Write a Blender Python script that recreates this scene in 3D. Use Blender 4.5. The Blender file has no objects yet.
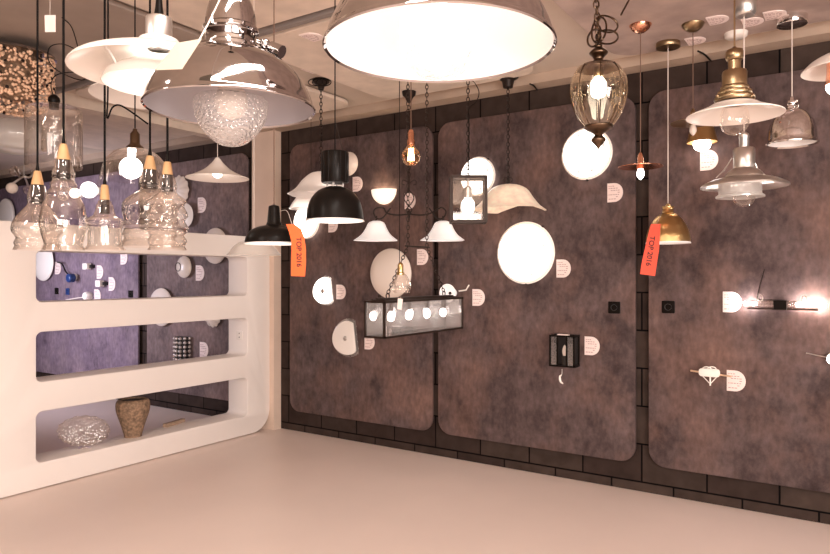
import bpy, bmesh, math, random
from mathutils import Vector, Matrix
random.seed(7)
PI = math.pi
sc = bpy.context.scene
C = sc.collection

# ------------------------------------------------------------------ camera
F = 666.0; CH = 1.49; U0 = 415.0; V0 = 276.0
RX, RY = 0.8324, 0.5542           # camera right axis in the world
FX, FY = -0.5542, 0.8324          # camera forward axis in the world
cam = bpy.data.cameras.new('camera'); co = bpy.data.objects.new('camera', cam); C.objects.link(co)
cam.sensor_width = 36; cam.lens = F / 830 * 36; cam.shift_y = -0.0012; cam.clip_start = 0.02
co.location = (0, 0, CH); co.rotation_euler = (PI / 2, 0, math.asin(0.5542))
sc.camera = co

# ------------------------------------------------------------------ light, exposure
sc.view_settings.view_transform = 'Standard'; sc.view_settings.look = 'None'
sc.view_settings.gamma = 1.0; sc.view_settings.exposure = 0.22
try: sc.view_settings.use_curve_mapping = False
except Exception: pass
sc.cycles.transparent_max_bounces = 24
w = bpy.data.worlds.new('world'); sc.world = w; w.use_nodes = True
w.node_tree.nodes['Background'].inputs[0].default_value = (1.0, 0.92, 0.88, 1)
w.node_tree.nodes['Background'].inputs[1].default_value = 0.5

def area(name, loc, target, sx, sy, power, col):
    l = bpy.data.lights.new(name, 'AREA'); l.shape = 'RECTANGLE'; l.size = sx; l.size_y = sy
    l.energy = power; l.color = col
    o = bpy.data.objects.new(name, l); C.objects.link(o); o.location = loc
    o.rotation_euler = (Vector(target) - Vector(loc)).to_track_quat('-Z', 'Y').to_euler()
    return o
area('showroom_fill', (2.6, -4.3, 1.7), (-2.5, 3.5, 1.1), 4.5, 2.2, 330, (1.0, 0.90, 0.84))  # added soft fill behind the camera, no window modelled there
area('divider_fill', (3.75, -0.3, 1.5), (-4.7, 2.4, 0.9), 3.2, 2.2, 330, (1.0, 0.91, 0.86))  # added fill from the right to brighten the divider, no real window
sd = area('side_room_daylight', (-8.0, 1.9, 1.5), (-7.7, 4.7, 1.25), 1.6, 1.2, 35, (0.87, 0.84, 1.0)); sd.data.spread = math.radians(100)
for n_, (x_, y_) in enumerate(((-2.4, -0.9), (0.6, -0.9), (2.9, 1.6), (-0.6, 0.55))):
    area('reflection_strip', (x_, y_, 2.90), (x_, y_, 0), 0.22, 1.5, 36, (1.0, 0.88, 0.80))  # unseen strips added for highlights in the metal lamps

# ------------------------------------------------------------------ pixel <-> place
def P(u, v, t):
    a = (u - U0) / F
    return Vector((t * (RX * a + FX), t * (RY * a + FY), CH + (V0 - v) / F * t))
def yc(u): return RY * (u - U0) / F + FY
def tw(u, Y): return Y / yc(u)
def PW(u, v, Y=4.65): return P(u, v, tw(u, Y))
def tz(v, z): return (z - CH) * F / (V0 - v)
R_ = Vector((RX, RY, 0)); F_ = Vector((FX, FY, 0)); Z_ = Vector((0, 0, 1))

# ------------------------------------------------------------------ materials
MATS = {}
def nm(name):
    m = bpy.data.materials.new(name); m.use_nodes = True
    nt = m.node_tree; b = nt.nodes['Principled BSDF']; MATS[name] = m
    return m, nt, b
def pm(name, col, rough=0.5, metal=0.0, emis=None, es=0.0, var=0.0, vs=8.0, spec=0.5, bump=0.0, trans=0.0):
    m, nt, b = nm(name)
    b.inputs['Base Color'].default_value = (*col, 1); b.inputs['Roughness'].default_value = rough
    b.inputs['Metallic'].default_value = metal; b.inputs['Specular IOR Level'].default_value = spec
    if emis: b.inputs['Emission Color'].default_value = (*emis, 1); b.inputs['Emission Strength'].default_value = es
    if trans: b.inputs['Transmission Weight'].default_value = trans
    if var or bump:
        tc = nt.nodes.new('ShaderNodeTexCoord'); n = nt.nodes.new('ShaderNodeTexNoise')
        n.inputs['Scale'].default_value = vs; n.inputs['Detail'].default_value = 5
        nt.links.new(tc.outputs['Object'], n.inputs['Vector'])
        if var:
            r = nt.nodes.new('ShaderNodeValToRGB')
            r.color_ramp.elements[0].position = 0.3; r.color_ramp.elements[1].position = 0.7
            r.color_ramp.elements[0].color = (*[c * (1 - var) for c in col], 1)
            r.color_ramp.elements[1].color = (*[min(1, c * (1 + var)) for c in col], 1)
            nt.links.new(n.outputs['Fac'], r.inputs['Fac']); nt.links.new(r.outputs['Color'], b.inputs['Base Color'])
        if bump:
            bp = nt.nodes.new('ShaderNodeBump'); bp.inputs['Strength'].default_value = bump; bp.inputs['Distance'].default_value = 0.01
            nt.links.new(n.outputs['Fac'], bp.inputs['Height']); nt.links.new(bp.outputs['Normal'], b.inputs['Normal'])
    return m
def glass(name, tint=(1, 1, 1), blend=0.35, gl=(1, 1, 1), bump=0.0, bs=60.0, rough=0.03, base=0.04, haze=0.0):
    m = bpy.data.materials.new(name); m.use_nodes = True; nt = m.node_tree; nt.nodes.clear(); MATS[name] = m
    o = nt.nodes.new('ShaderNodeOutputMaterial'); mx = nt.nodes.new('ShaderNodeMixShader')
    t = nt.nodes.new('ShaderNodeBsdfTransparent'); t.inputs[0].default_value = (*tint, 1)
    g = nt.nodes.new('ShaderNodeBsdfGlossy'); g.inputs['Color'].default_value = (*gl, 1); g.inputs['Roughness'].default_value = rough
    lw = nt.nodes.new('ShaderNodeLayerWeight'); lw.inputs['Blend'].default_value = blend
    mm = nt.nodes.new('ShaderNodeMath'); mm.operation = 'MULTIPLY_ADD'; mm.inputs[1].default_value = 0.75; mm.inputs[2].default_value = base
    nt.links.new(lw.outputs['Facing'], mm.inputs[0]); nt.links.new(mm.outputs[0], mx.inputs[0])
    nt.links.new(t.outputs[0], mx.inputs[1]); nt.links.new(g.outputs[0], mx.inputs[2])
    if bump:
        tc = nt.nodes.new('ShaderNodeTexCoord'); n = nt.nodes.new('ShaderNodeTexVoronoi'); n.inputs['Scale'].default_value = bs
        bp = nt.nodes.new('ShaderNodeBump'); bp.inputs['Strength'].default_value = bump; bp.inputs['Distance'].default_value = 0.01
        nt.links.new(tc.outputs['Object'], n.inputs['Vector']); nt.links.new(n.outputs['Distance'], bp.inputs['Height'])
        nt.links.new(bp.outputs[0], g.inputs['Normal']); nt.links.new(bp.outputs[0], lw.inputs['Normal'])
    out = mx.outputs[0]
    if haze:
        d = nt.nodes.new('ShaderNodeBsdfTranslucent'); d.inputs[0].default_value = (0.9, 0.88, 0.86, 1)
        d2 = nt.nodes.new('ShaderNodeBsdfDiffuse'); d2.inputs[0].default_value = (0.9, 0.88, 0.86, 1)
        a = nt.nodes.new('ShaderNodeMixShader'); a.inputs[0].default_value = 0.5
        nt.links.new(d.outputs[0], a.inputs[1]); nt.links.new(d2.outputs[0], a.inputs[2])
        k = nt.nodes.new('ShaderNodeMixShader'); k.inputs[0].default_value = haze
        nt.links.new(out, k.inputs[1]); nt.links.new(a.outputs[0], k.inputs[2]); out = k.outputs[0]
    nt.links.new(out, o.inputs[0])
    return m
def panel_mat(name, c0, c1, c2):
    m, nt, b = nm(name); L = nt.links
    tc = nt.nodes.new('ShaderNodeTexCoord'); mp = nt.nodes.new('ShaderNodeMapping'); mp.inputs['Scale'].default_value = (1, 1, 0.85)
    L.new(tc.outputs['Object'], mp.inputs[0])
    n1 = nt.nodes.new('ShaderNodeTexNoise'); n1.inputs['Scale'].default_value = 3.2; n1.inputs['Detail'].default_value = 9; n1.inputs['Roughness'].default_value = 0.72
    n2 = nt.nodes.new('ShaderNodeTexNoise'); n2.inputs['Scale'].default_value = 1.7; n2.inputs['Detail'].default_value = 6; n2.inputs['Roughness'].default_value = 0.65
    n3 = nt.nodes.new('ShaderNodeTexNoise'); n3.inputs['Scale'].default_value = 26; n3.inputs['Detail'].default_value = 5
    for n in (n1, n2): L.new(mp.outputs[0], n.inputs['Vector'])
    mp3 = nt.nodes.new('ShaderNodeMapping'); mp3.inputs['Scale'].default_value = (1.1, 1, 0.6); L.new(tc.outputs['Object'], mp3.inputs[0]); L.new(mp3.outputs[0], n3.inputs['Vector'])
    r1 = nt.nodes.new('ShaderNodeValToRGB'); e = r1.color_ramp.elements
    e[0].position = 0.30; e[0].color = (*c0, 1); e[1].position = 0.72; e[1].color = (*c1, 1)
    r2 = nt.nodes.new('ShaderNodeValToRGB'); e = r2.color_ramp.elements
    e[0].position = 0.46; e[0].color = (0, 0, 0, 1); e[1].position = 0.70; e[1].color = (1, 1, 1, 1)
    L.new(n1.outputs[0], r1.inputs[0]); L.new(n2.outputs[0], r2.inputs[0])
    mx = nt.nodes.new('ShaderNodeMix'); mx.data_type = 'RGBA'; L.new(r2.outputs[0], mx.inputs[0]); L.new(r1.outputs[0], mx.inputs[6]); mx.inputs[7].default_value = (*c2, 1)
    ov = nt.nodes.new('ShaderNodeMix'); ov.data_type = 'RGBA'; ov.blend_type = 'OVERLAY'; ov.inputs[0].default_value = 0.55
    L.new(mx.outputs[2], ov.inputs[6]); L.new(n3.outputs[0], ov.inputs[7]); L.new(ov.outputs[2], b.inputs['Base Color'])
    b.inputs['Roughness'].default_value = 0.5; b.inputs['Specular IOR Level'].default_value = 0.08
    return m
def block_mat():
    m, nt, b = nm('dark block wall'); L = nt.links
    tc = nt.nodes.new('ShaderNodeTexCoord'); sp = nt.nodes.new('ShaderNodeSeparateXYZ'); cb = nt.nodes.new('ShaderNodeCombineXYZ')
    L.new(tc.outputs['Object'], sp.inputs[0])
    a1 = nt.nodes.new('ShaderNodeMath'); a1.operation = 'ADD'; a1.inputs[1].default_value = 2.294 + 0.4192 * 40
    a2 = nt.nodes.new('ShaderNodeMath'); a2.operation = 'ADD'; a2.inputs[1].default_value = -0.066 + 0.524
    L.new(sp.outputs[0], a1.inputs[0]); L.new(sp.outputs[2], a2.inputs[0]); L.new(a1.outputs[0], cb.inputs[0]); L.new(a2.outputs[0], cb.inputs[1])
    br = nt.nodes.new('ShaderNodeTexBrick'); br.inputs['Scale'].default_value = 1; br.inputs['Brick Width'].default_value = 0.4192; br.inputs['Row Height'].default_value = 0.262
    br.inputs['Mortar Size'].default_value = 0.006; br.inputs['Mortar Smooth'].default_value = 0.15; br.offset = 0.5; br.offset_frequency = 2
    br.inputs['Color1'].default_value = (0.038, 0.025, 0.021, 1); br.inputs['Color2'].default_value = (0.056, 0.039, 0.032, 1); br.inputs['Mortar'].default_value = (0.004, 0.003, 0.003, 1)
    L.new(cb.outputs[0], br.inputs['Vector'])
    n = nt.nodes.new('ShaderNodeTexNoise'); n.inputs['Scale'].default_value = 9; n.inputs['Detail'].default_value = 8; L.new(tc.outputs['Object'], n.inputs['Vector'])
    ov = nt.nodes.new('ShaderNodeMix'); ov.data_type = 'RGBA'; ov.blend_type = 'OVERLAY'; ov.inputs[0].default_value = 0.6
    L.new(br.outputs['Color'], ov.inputs[6]); L.new(n.outputs[0], ov.inputs[7]); L.new(ov.outputs[2], b.inputs['Base Color'])
    bp = nt.nodes.new('ShaderNodeBump'); bp.invert = True; bp.inputs['Distance'].default_value = 0.01; bp.inputs['Strength'].default_value = 0.8
    L.new(br.outputs['Fac'], bp.inputs['Height']); L.new(bp.outputs[0], b.inputs['Normal']); b.inputs['Roughness'].default_value = 0.6; b.inputs['Specular IOR Level'].default_value = 0.05
    return m

M_block = block_mat()
M_panel = panel_mat('rusted brown panel', (0.030, 0.020, 0.020), (0.158, 0.112, 0.107), (0.178, 0.108, 0.090))
M_panel2 = panel_mat('panel with cool light tint', (0.10, 0.073, 0.093), (0.27, 0.20, 0.26), (0.26, 0.195, 0.22))  # cool side-room light and sheen painted into the panel colour
M_panel3 = panel_mat('brown panel with light tint', (0.075, 0.055, 0.055), (0.25, 0.185, 0.18), (0.25, 0.17, 0.16))  # brown panel lightened, side-room light put into its colour
M_floor = pm('polished beige floor', (0.85, 0.71, 0.64), 0.38, var=0.035, vs=1.3)
M_ceil = pm('tan plaster ceiling', (0.56, 0.46, 0.38), 0.8, var=0.06, vs=2.5)
M_sail = pm('wood wool ceiling panel', (0.72, 0.60, 0.50), 0.85, var=0.10, vs=7)
M_sail2 = pm('pinkish ceiling panel', (0.42, 0.32, 0.28), 0.8, var=0.2, vs=5)
M_ledge = pm('bare plaster ledge', (0.46, 0.35, 0.27), 0.8, var=0.08, vs=5)
M_rbrown = pm('brown back wall', (0.16, 0.11, 0.095), 0.7, var=0.3, vs=1.5)
M_sailb = pm('brownish ceiling panel', (0.34, 0.27, 0.225), 0.8, var=0.1, vs=3)
M_gap = pm('grey gap shade', (0.26, 0.22, 0.20), 0.8)  # grey stands for the shade in the gap between panel rows
M_white = pm('cream lacquer', (0.88, 0.81, 0.76), 0.45, var=0.015, vs=2)
M_col = pm('beige plaster pillar', (0.74, 0.58, 0.47), 0.75, var=0.05, vs=4)
M_enamel = pm('white enamel', (0.90, 0.84, 0.78), 0.25)
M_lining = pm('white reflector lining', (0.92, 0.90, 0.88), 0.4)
M_glining = pm('shaded reflector lining', (0.33, 0.31, 0.33), 0.35)  # darker copy of the white lining, shade of the unlit lamp painted in
M_chrome = pm('polished chrome', (0.42, 0.395, 0.39), 0.07, 1.0)
M_bchrome = pm('bright chrome', (0.86, 0.83, 0.81), 0.09, 1.0, bump=0.12, vs=30)
M_alu = pm('brushed aluminium', (0.66, 0.63, 0.60), 0.28, 1.0)
M_brass = pm('brushed brass', (0.60, 0.40, 0.18), 0.28, 1.0)
M_abrass = pm('antique brass', (0.33, 0.235, 0.135), 0.28, 1.0)
M_dbrz = pm('dark bronze', (0.13, 0.085, 0.055), 0.3, 1.0)
for m_ in (M_alu, M_brass, M_abrass):
    nt_ = m_.node_tree; b_ = nt_.nodes['Principled BSDF']; b_.inputs['Anisotropic'].default_value = 0.85
    tg = nt_.nodes.new('ShaderNodeTangent'); tg.direction_type = 'RADIAL'; tg.axis = 'Z'; nt_.links.new(tg.outputs[0], b_.inputs['Tangent'])
M_copper = pm('polished copper', (0.85, 0.42, 0.27), 0.2, 1.0)
M_black = pm('black enamel', (0.008, 0.006, 0.005), 0.3, spec=0.10)
M_iron = pm('dark iron', (0.025, 0.017, 0.014), 0.45, 0.3, spec=0.2)
M_rust = pm('dark bronze frame', (0.035, 0.022, 0.017), 0.4, 0.3, spec=0.2)
M_cord = pm('black cord', (0.006, 0.005, 0.005), 0.7, spec=0.1)
M_wcord = pm('pale cord', (0.75, 0.66, 0.60), 0.6)
M_bcord = pm('brown cord', (0.16, 0.09, 0.06), 0.6)
M_wood = pm('light turned wood', (0.60, 0.36, 0.17), 0.5, var=0.12, vs=25)
M_sock = pm('dark socket', (0.025, 0.022, 0.022), 0.3, 0.0, spec=0.2)
M_card = pm('white card', (0.86, 0.72, 0.68), 0.6)
M_print = pm('grey print', (0.45, 0.30, 0.29), 0.7)
M_orange = pm('orange ribbon', (0.66, 0.045, 0.006), 0.55)
M_dprint = pm('dark ribbon print', (0.06, 0.01, 0.006), 0.7)
M_oprint = pm('orange flame ribbon', (0.72, 0.10, 0.006), 0.55)
M_alab = pm('frosted shade glass', (0.88, 0.80, 0.74), 0.3, trans=0.25, emis=(1, .9, .82), es=0.10)  # faint glow painted in to brighten shades that are unlit
M_alabL = pm('lit frosted shade glass', (0.9, 0.86, 0.84), 0.3, emis=(1, .95, .93), es=0.3)
M_marble = pm('marbled glass with own glow', (0.82, 0.66, 0.50), 0.35, var=0.22, vs=18, emis=(1, .8, .62), es=0.22)  # own glow added to the shade, the bulb inside is unlit
M_milk = pm('unlit milk glass', (0.80, 0.70, 0.62), 0.25)
M_glow = pm('lit milk glass', (0.9, 0.85, 0.8), 0.3, emis=(1.0, 0.92, 0.84), es=3.2)
M_glowc = pm('lit bulb glass', (0.9, 0.85, 0.8), 0.3, emis=(1.0, 0.93, 0.86), es=7)
M_glows = pm('lit white socket bulb', (0.9, 0.85, 0.8), 0.3, emis=(1.0, 0.90, 0.86), es=10)
M_glowb = pm('strong lit bulb', (0.9, 0.85, 0.8), 0.3, emis=(1.0, 0.93, 0.88), es=11)
M_lant = pm('lit lantern bulb', (0.9, 0.85, 0.8), 0.3, emis=(1.0, 0.95, 0.92), es=22)
M_rim = pm('lit glass rim', (0.9, 0.85, 0.8), 0.2, emis=(1.0, 0.82, 0.66), es=0.25)
M_spot = pm('grey glass fleck', (0.55, 0.55, 0.52), 0.3, emis=(1, .95, .9), es=0.35)
M_fil = pm('glowing filament', (0.9, 0.6, 0.3), 0.3, emis=(1.0, 0.62, 0.36), es=22)
M_glass = glass('clear glass', (0.985, 0.975, 0.965), 0.30, (1, .96, .92))
M_glassr = glass('ribbed clear glass', (0.96, 0.94, 0.92), 0.42, (1, .96, .92), base=0.07)
M_seed = glass('seeded glass', (0.93, 0.92, 0.92), 0.35, bump=0.7, bs=120, base=0.10, haze=0.26)
M_smoke = glass('amber tinted glass', (0.97, 0.93, 0.85), 0.30, (1, .94, .82), base=0.06)
M_pane = glass('window pane glass', (0.97, 0.95, 0.94), 0.25, base=0.08, haze=0.10)
M_frost = glass('pale frosted glass', (0.93, 0.97, 0.95), 0.3, base=0.12, haze=0.45)
M_edison = glass('amber bulb glass', (1.0, 0.82, 0.66), 0.35, (1, .8, .6), base=0.06)
M_vase = pm('woven bark vase', (0.25, 0.16, 0.10), 0.8, var=0.5, vs=45, bump=0.6)
M_gold = pm('gold bead', (0.85, 0.58, 0.40), 0.3, 0.2)
M_navy = pm('navy blue metal', (0.02, 0.05, 0.18), 0.3)
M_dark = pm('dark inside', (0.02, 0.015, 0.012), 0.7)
M_cryst = pm('faceted crystal', (0.62, 0.55, 0.52), 0.1, 0.5)

# ------------------------------------------------------------------ mesh helpers
def BM(): return bmesh.new()
def lathe(bm, prof, c, n=40, axis=None, wave=None, sx=1.0):
    """prof: list of (radius, height); c: centre (height 0); axis: matrix turning +Z; wave(i,th)->radius factor, dz"""
    rings = []
    for i, (r, z) in enumerate(prof):
        if r < 1e-5: rings.append([bm.verts.new((0, 0, z))]); continue
        ring = []
        for k in range(n):
            th = 2 * PI * k / n; f, dz = wave(i, th) if wave else (1, 0)
            ring.append(bm.verts.new((r * f * math.cos(th) * sx, r * f * math.sin(th), z + dz)))
        rings.append(ring)
    for a, b in zip(rings, rings[1:]):
        if len(a) == 1 and len(b) == 1: continue
        for k in range(n):
            k2 = (k + 1) % n
            if len(a) == 1: bm.faces.new((a[0], b[k], b[k2]))
            elif len(b) == 1: bm.faces.new((a[k], a[k2], b[0]))
            else: bm.faces.new((a[k], a[k2], b[k2], b[k]))
    vs = [v for r in rings for v in r]
    M = Matrix.Translation(Vector(c))
    if axis is not None: M = M @ axis.to_4x4()
    for v in vs: v.co = M @ v.co
    return bm
WALL = Matrix.Rotation(PI / 2, 3, 'X')     # local +Z -> world -Y (out of the lamp wall)
def tube(bm, pts, r, n=8):
    pts = [Vector(p) for p in pts]; rings = []
    up = None
    for i, p in enumerate(pts):
        d = (pts[min(i + 1, len(pts) - 1)] - pts[max(i - 1, 0)])
        if d.length < 1e-9: d = Vector((0, 0, 1))
        d.normalize()
        if up is None:
            up = d.orthogonal().normalized()
        up = (up - d * up.dot(d)); 
        if up.length < 1e-6: up = d.orthogonal()
        up.normalize(); s = d.cross(up)
        rr = r[i] if isinstance(r, (list, tuple)) else r
        rings.append([bm.verts.new(p + (up * math.cos(2 * PI * k / n) + s * math.sin(2 * PI * k / n)) * rr) for k in range(n)])
    for a, b in zip(rings, rings[1:]):
        for k in range(n): bm.faces.new((a[k], a[(k + 1) % n], b[(k + 1) % n], b[k]))
    bm.faces.new(rings[0][::-1]); bm.faces.new(rings[-1])
    return bm
def curve(pts, n=6):
    """Catmull-Rom through pts"""
    pts = [Vector(p) for p in pts]; out = []
    q = [pts[0] * 2 - pts[1]] + pts + [pts[-1] * 2 - pts[-2]]
    for i in range(1, len(q) - 2):
        for k in range(n):
            t = k / n; a, b, c, d = q[i - 1], q[i], q[i + 1], q[i + 2]
            out.append(0.5 * ((2 * b) + (c - a) * t + (2 * a - 5 * b + 4 * c - d) * t * t + (3 * b - a - 3 * c + d) * t ** 3))
    out.append(pts[-1]); return out
def box(bm, lo, hi, rot=None, piv=None):
    g = bmesh.ops.create_cube(bm, size=1)['verts']; lo = Vector(lo); hi = Vector(hi)
    for v in g:
        v.co = Vector(((v.co.x + .5) * (hi.x - lo.x) + lo.x, (v.co.y + .5) * (hi.y - lo.y) + lo.y, (v.co.z + .5) * (hi.z - lo.z) + lo.z))
        if rot is not None: v.co = Vector(piv) + rot @ (v.co - Vector(piv))
    return bm
def sphere(bm, c, r, sx=1, sy=1, sz=1, seg=20):
    g = bmesh.ops.create_uvsphere(bm, u_segments=seg, v_segments=max(6, seg // 2), radius=r)['verts']
    for v in g: v.co = Vector((v.co.x * sx, v.co.y * sy, v.co.z * sz)) + Vector(c)
    return bm
def chain(bm, pts, L=0.034, wr=0.0022, ww=0.009):
    pts = [Vector(p) for p in pts]; pos = []; acc = 0
    for a, b in zip(pts, pts[1:]):
        d = (b - a); n = max(1, int(round(d.length / (L * 0.78))))
        for k in range(n): pos.append((a + d * ((k + .5) / n), d.normalized()))
    for i, (p, d) in enumerate(pos):
        s = d.cross(F_); 
        if s.length < .1: s = d.cross(R_)
        s.normalize()
        if i % 2: s = d.cross(s).normalized()
        ring = [p + d * (L / 2 * math.cos(a)) + s * (ww * math.sin(a)) for a in [2 * PI * k / 10 for k in range(11)]]
        tube(bm, ring, wr, 5)
    return bm
def slab(outline, holes, th, bevel=0.0):
    """2-D outline (x,y) with holes extruded to thickness th (z from -th/2 to th/2), through a filled curve"""
    cu = bpy.data.curves.new('c', 'CURVE'); cu.dimensions = '2D'; cu.fill_mode = 'BOTH'; cu.extrude = th / 2 - bevel; cu.bevel_depth = bevel; cu.bevel_resolution = 2
    for ol in [outline] + holes:
        s = cu.splines.new('POLY'); s.points.add(len(ol) - 1); s.use_cyclic_u = True
        for p, (x, y) in zip(s.points, ol): p.co = (x, y, 0, 1)
    ob = bpy.data.objects.new('c', cu); C.objects.link(ob)
    dg = bpy.context.evaluated_depsgraph_get(); me = bpy.data.meshes.new_from_object(ob.evaluated_get(dg))
    bpy.data.objects.remove(ob); bm = BM(); bm.from_mesh(me); bpy.data.meshes.remove(me)
    bmesh.ops.remove_doubles(bm, verts=bm.verts, dist=1e-5)
    return bm
def rrect(x0, y0, x1, y1, r, n=8):
    out = []
    for cx, cy, a0 in ((x1 - r, y1 - r, 0), (x0 + r, y1 - r, 90), (x0 + r, y0 + r, 180), (x1 - r, y0 + r, 270)):
        for k in range(n + 1):
            a = math.radians(a0 + 90 * k / n); out.append((cx + r * math.cos(a), cy + r * math.sin(a)))
    return out
def xf(bm, M):
    for v in bm.verts: v.co = M @ v.co
    return bm
def text_bm(s, size, M, th=0.0004):
    cu = bpy.data.curves.new('t', 'FONT'); cu.body = s; cu.size = size; cu.align_x = 'CENTER'; cu.align_y = 'CENTER'; cu.extrude = th; cu.offset = size * 0.02
    ob = bpy.data.objects.new('t', cu); C.objects.link(ob); dg = bpy.context.evaluated_depsgraph_get()
    me = bpy.data.meshes.new_from_object(ob.evaluated_get(dg)); bpy.data.objects.remove(ob)
    bm = BM(); bm.from_mesh(me); bpy.data.meshes.remove(me); return xf(bm, M)

def obj(name, bm, mat, parent=None, origin=None, flat=False):
    me = bpy.data.meshes.new(name); bmesh.ops.recalc_face_normals(bm, faces=bm.faces[:])
    if origin is not None:
        for v in bm.verts: v.co -= Vector(origin)
    if not flat:
        for f in bm.faces: f.smooth = True
        for e in bm.edges:
            if len(e.link_faces) == 2 and e.calc_face_angle(0) > 0.75: e.smooth = False
    bm.to_mesh(me); bm.free(); me.materials.append(mat)
    o = bpy.data.objects.new(name, me); C.objects.link(o)
    if parent is not None: o.parent = parent
    elif origin is not None: o.location = origin
    return o
class Thing:
    def __init__(s, name, label, cat, loc, group=None):
        s.o = bpy.data.objects.new(name, None); C.objects.link(s.o); s.loc = Vector(loc); s.o.location = s.loc
        s.o['label'] = label; s.o['category'] = cat
        if group: s.o['group'] = group
    def part(s, name, bm, mat, parent=None, label=None):
        o = obj(name, bm, mat, parent if parent is not None else s.o, s.loc)
        if label: o['label'] = label
        return o
def solo(name, bm, mat, label, cat, loc, group=None):
    o = obj(name, bm, mat, None, loc); o['label'] = label; o['category'] = cat
    if group: o['group'] = group
    return o
def struct(name, bm, mat, flat=True):
    o = obj(name, bm, mat, None, None, flat); o['kind'] = 'structure'; return o

# ------------------------------------------------------------------ the room
WY = 4.70
struct('floor', box(BM(), (-11.2, -5.0, -0.1), (4.0, 4.9, 0.0)), M_floor)
CZ = 2.97
struct('ceiling', box(BM(), (-11.2, -5.0, CZ), (4.0, 4.9, 3.1)), M_ceil)
struct('wall_back', box(BM(), (-11.2, WY, 0.0), (4.0, 4.9, CZ)), M_block)
struct('wall_left', box(BM(), (-11.2, -5.0, 0.0), (-11.0, WY, CZ)), M_block)
struct('wall_right', box(BM(), (3.9, -5.0, 0.0), (4.0, WY, CZ)), M_rbrown)
struct('wall_front', box(BM(), (-11.0, -5.1, 0.0), (3.9, -5.0, CZ)), M_rbrown)
struct('trim_1', box(BM(), (-11.0, 4.54, 2.90), (4.0, WY, CZ)), M_ledge)
bmc = box(BM(), (-5.01, 4.604, 0.0), (-4.705, WY, 2.90)); struct('wall_pillar', bmc, M_col)
# rounded ceiling panels
SZ = 2.93
SAILS = [(-1.33, 1.9, 2.86, 4.41, M_sail2), (-3.22, -1.88, 2.86, 4.42, M_sail), (-5.2, -3.55, 2.86, 4.42, M_sail), (-7.2, -5.5, 2.86, 4.42, M_sail),
         (-1.33, 1.9, 1.1, 2.72, M_sail2), (-3.22, -1.88, 1.1, 2.72, M_sail), (-5.2, -3.30, 1.1, 2.72, M_sailb), (-7.2, -5.5, 1.1, 2.72, M_sailb)]
for i, (x0, x1, y0, y1, m) in enumerate(SAILS):
    bm = slab(rrect(x0, y0, x1, y1, 0.16), [], 0.03, 0.003); xf(bm, Matrix.Translation((0, 0, SZ + 0.015)))
    o = struct('ceiling_panel_%d' % (i + 1), bm, m)
struct('gap_shade_strip', box(BM(), (-11.0, 2.77, 2.925), (1.9, 2.81, CZ)), M_gap)  # solid strip added to draw the dark gap between panel rows
struct('trim_3', box(BM(), (-5.42, -1.0, 2.87), (-5.30, 4.54, CZ)), M_sail)
def cz(p):
    for x0, x1, y0, y1, m in SAILS:
        if x0 < p[0] < x1 and y0 < p[1] < y1: return SZ
    return CZ
# wall panels
def wx(u, Y=4.65): 
    p = PW(u, 276, Y); return p.x
PB, PT = 0.205, 2.735
for i, (x0, x1) in enumerate(((wx(290), wx(432)), (wx(438.5), wx(635)), (wx(649), wx(649) + 1.66), (wx(147), wx(247.5)), (-10.3, wx(138)))):
    bm = slab(rrect(x0, PB, x1, PT, 0.11), [], 0.022, 0.003); xf(bm, Matrix.Translation((0, 4.661, 0)) @ Matrix.Rotation(PI / 2, 4, 'X'))
    o = obj('wall_panel', bm, M_panel if i < 3 else (M_panel3 if i == 3 else M_panel2))
    lab = ['tall rust brown display panel just right of the beige pillar, behind the long glass lantern', 'tall rust brown display panel in the middle carrying the black box wall lantern',
           'tall rust brown display panel at the right edge carrying the twin tube wall light', 'brown display panel with painted purple light seen through the right half of the white room divider',
           'display panel with painted purple light at far left seen through the white divider'][i]
    o['label'] = lab; o['category'] = 'wall panel'
# room divider
bm = slab(rrect(1.93, 0.012, 4.598, 1.855, 0.20, 12), [rrect(2.39, 0.178, 4.327, 0.548, 0.05), rrect(2.39, 0.742, 4.327, 1.105, 0.05), rrect(2.39, 1.301, 4.327, 1.675, 0.05)], 0.265, 0.006)
M = Matrix(((0, 0, 1, 0), (1, 0, 0, 0), (0, 1, 0, 0), (0, 0, 0, 1)))
xf(bm, Matrix.Translation((-4.76 - 0.1325, 0, 0)) @ M)
t = Thing('room_divider', 'large cream white room divider with three long rounded openings standing on the floor', 'room divider', (-4.89, 3.2, 0))
t.part('body', bm, M_white)
jx = -4.87
pl = slab(rrect(-0.04, -0.04, 0.04, 0.04, 0.008), [], 0.008, 0.001); xf(pl, Matrix.Translation((jx, 4.322, 0.93)) @ Matrix.Rotation(PI / 2, 4, 'X'))
s = t.part('power_socket', pl, M_enamel)
hb = BM()
for dz in (-.018, .018): t.part('socket_hole', sphere(BM(), (jx, 4.317, .93 + dz), 0.006, 1, .4, 1, 8), M_dark, s)

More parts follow.
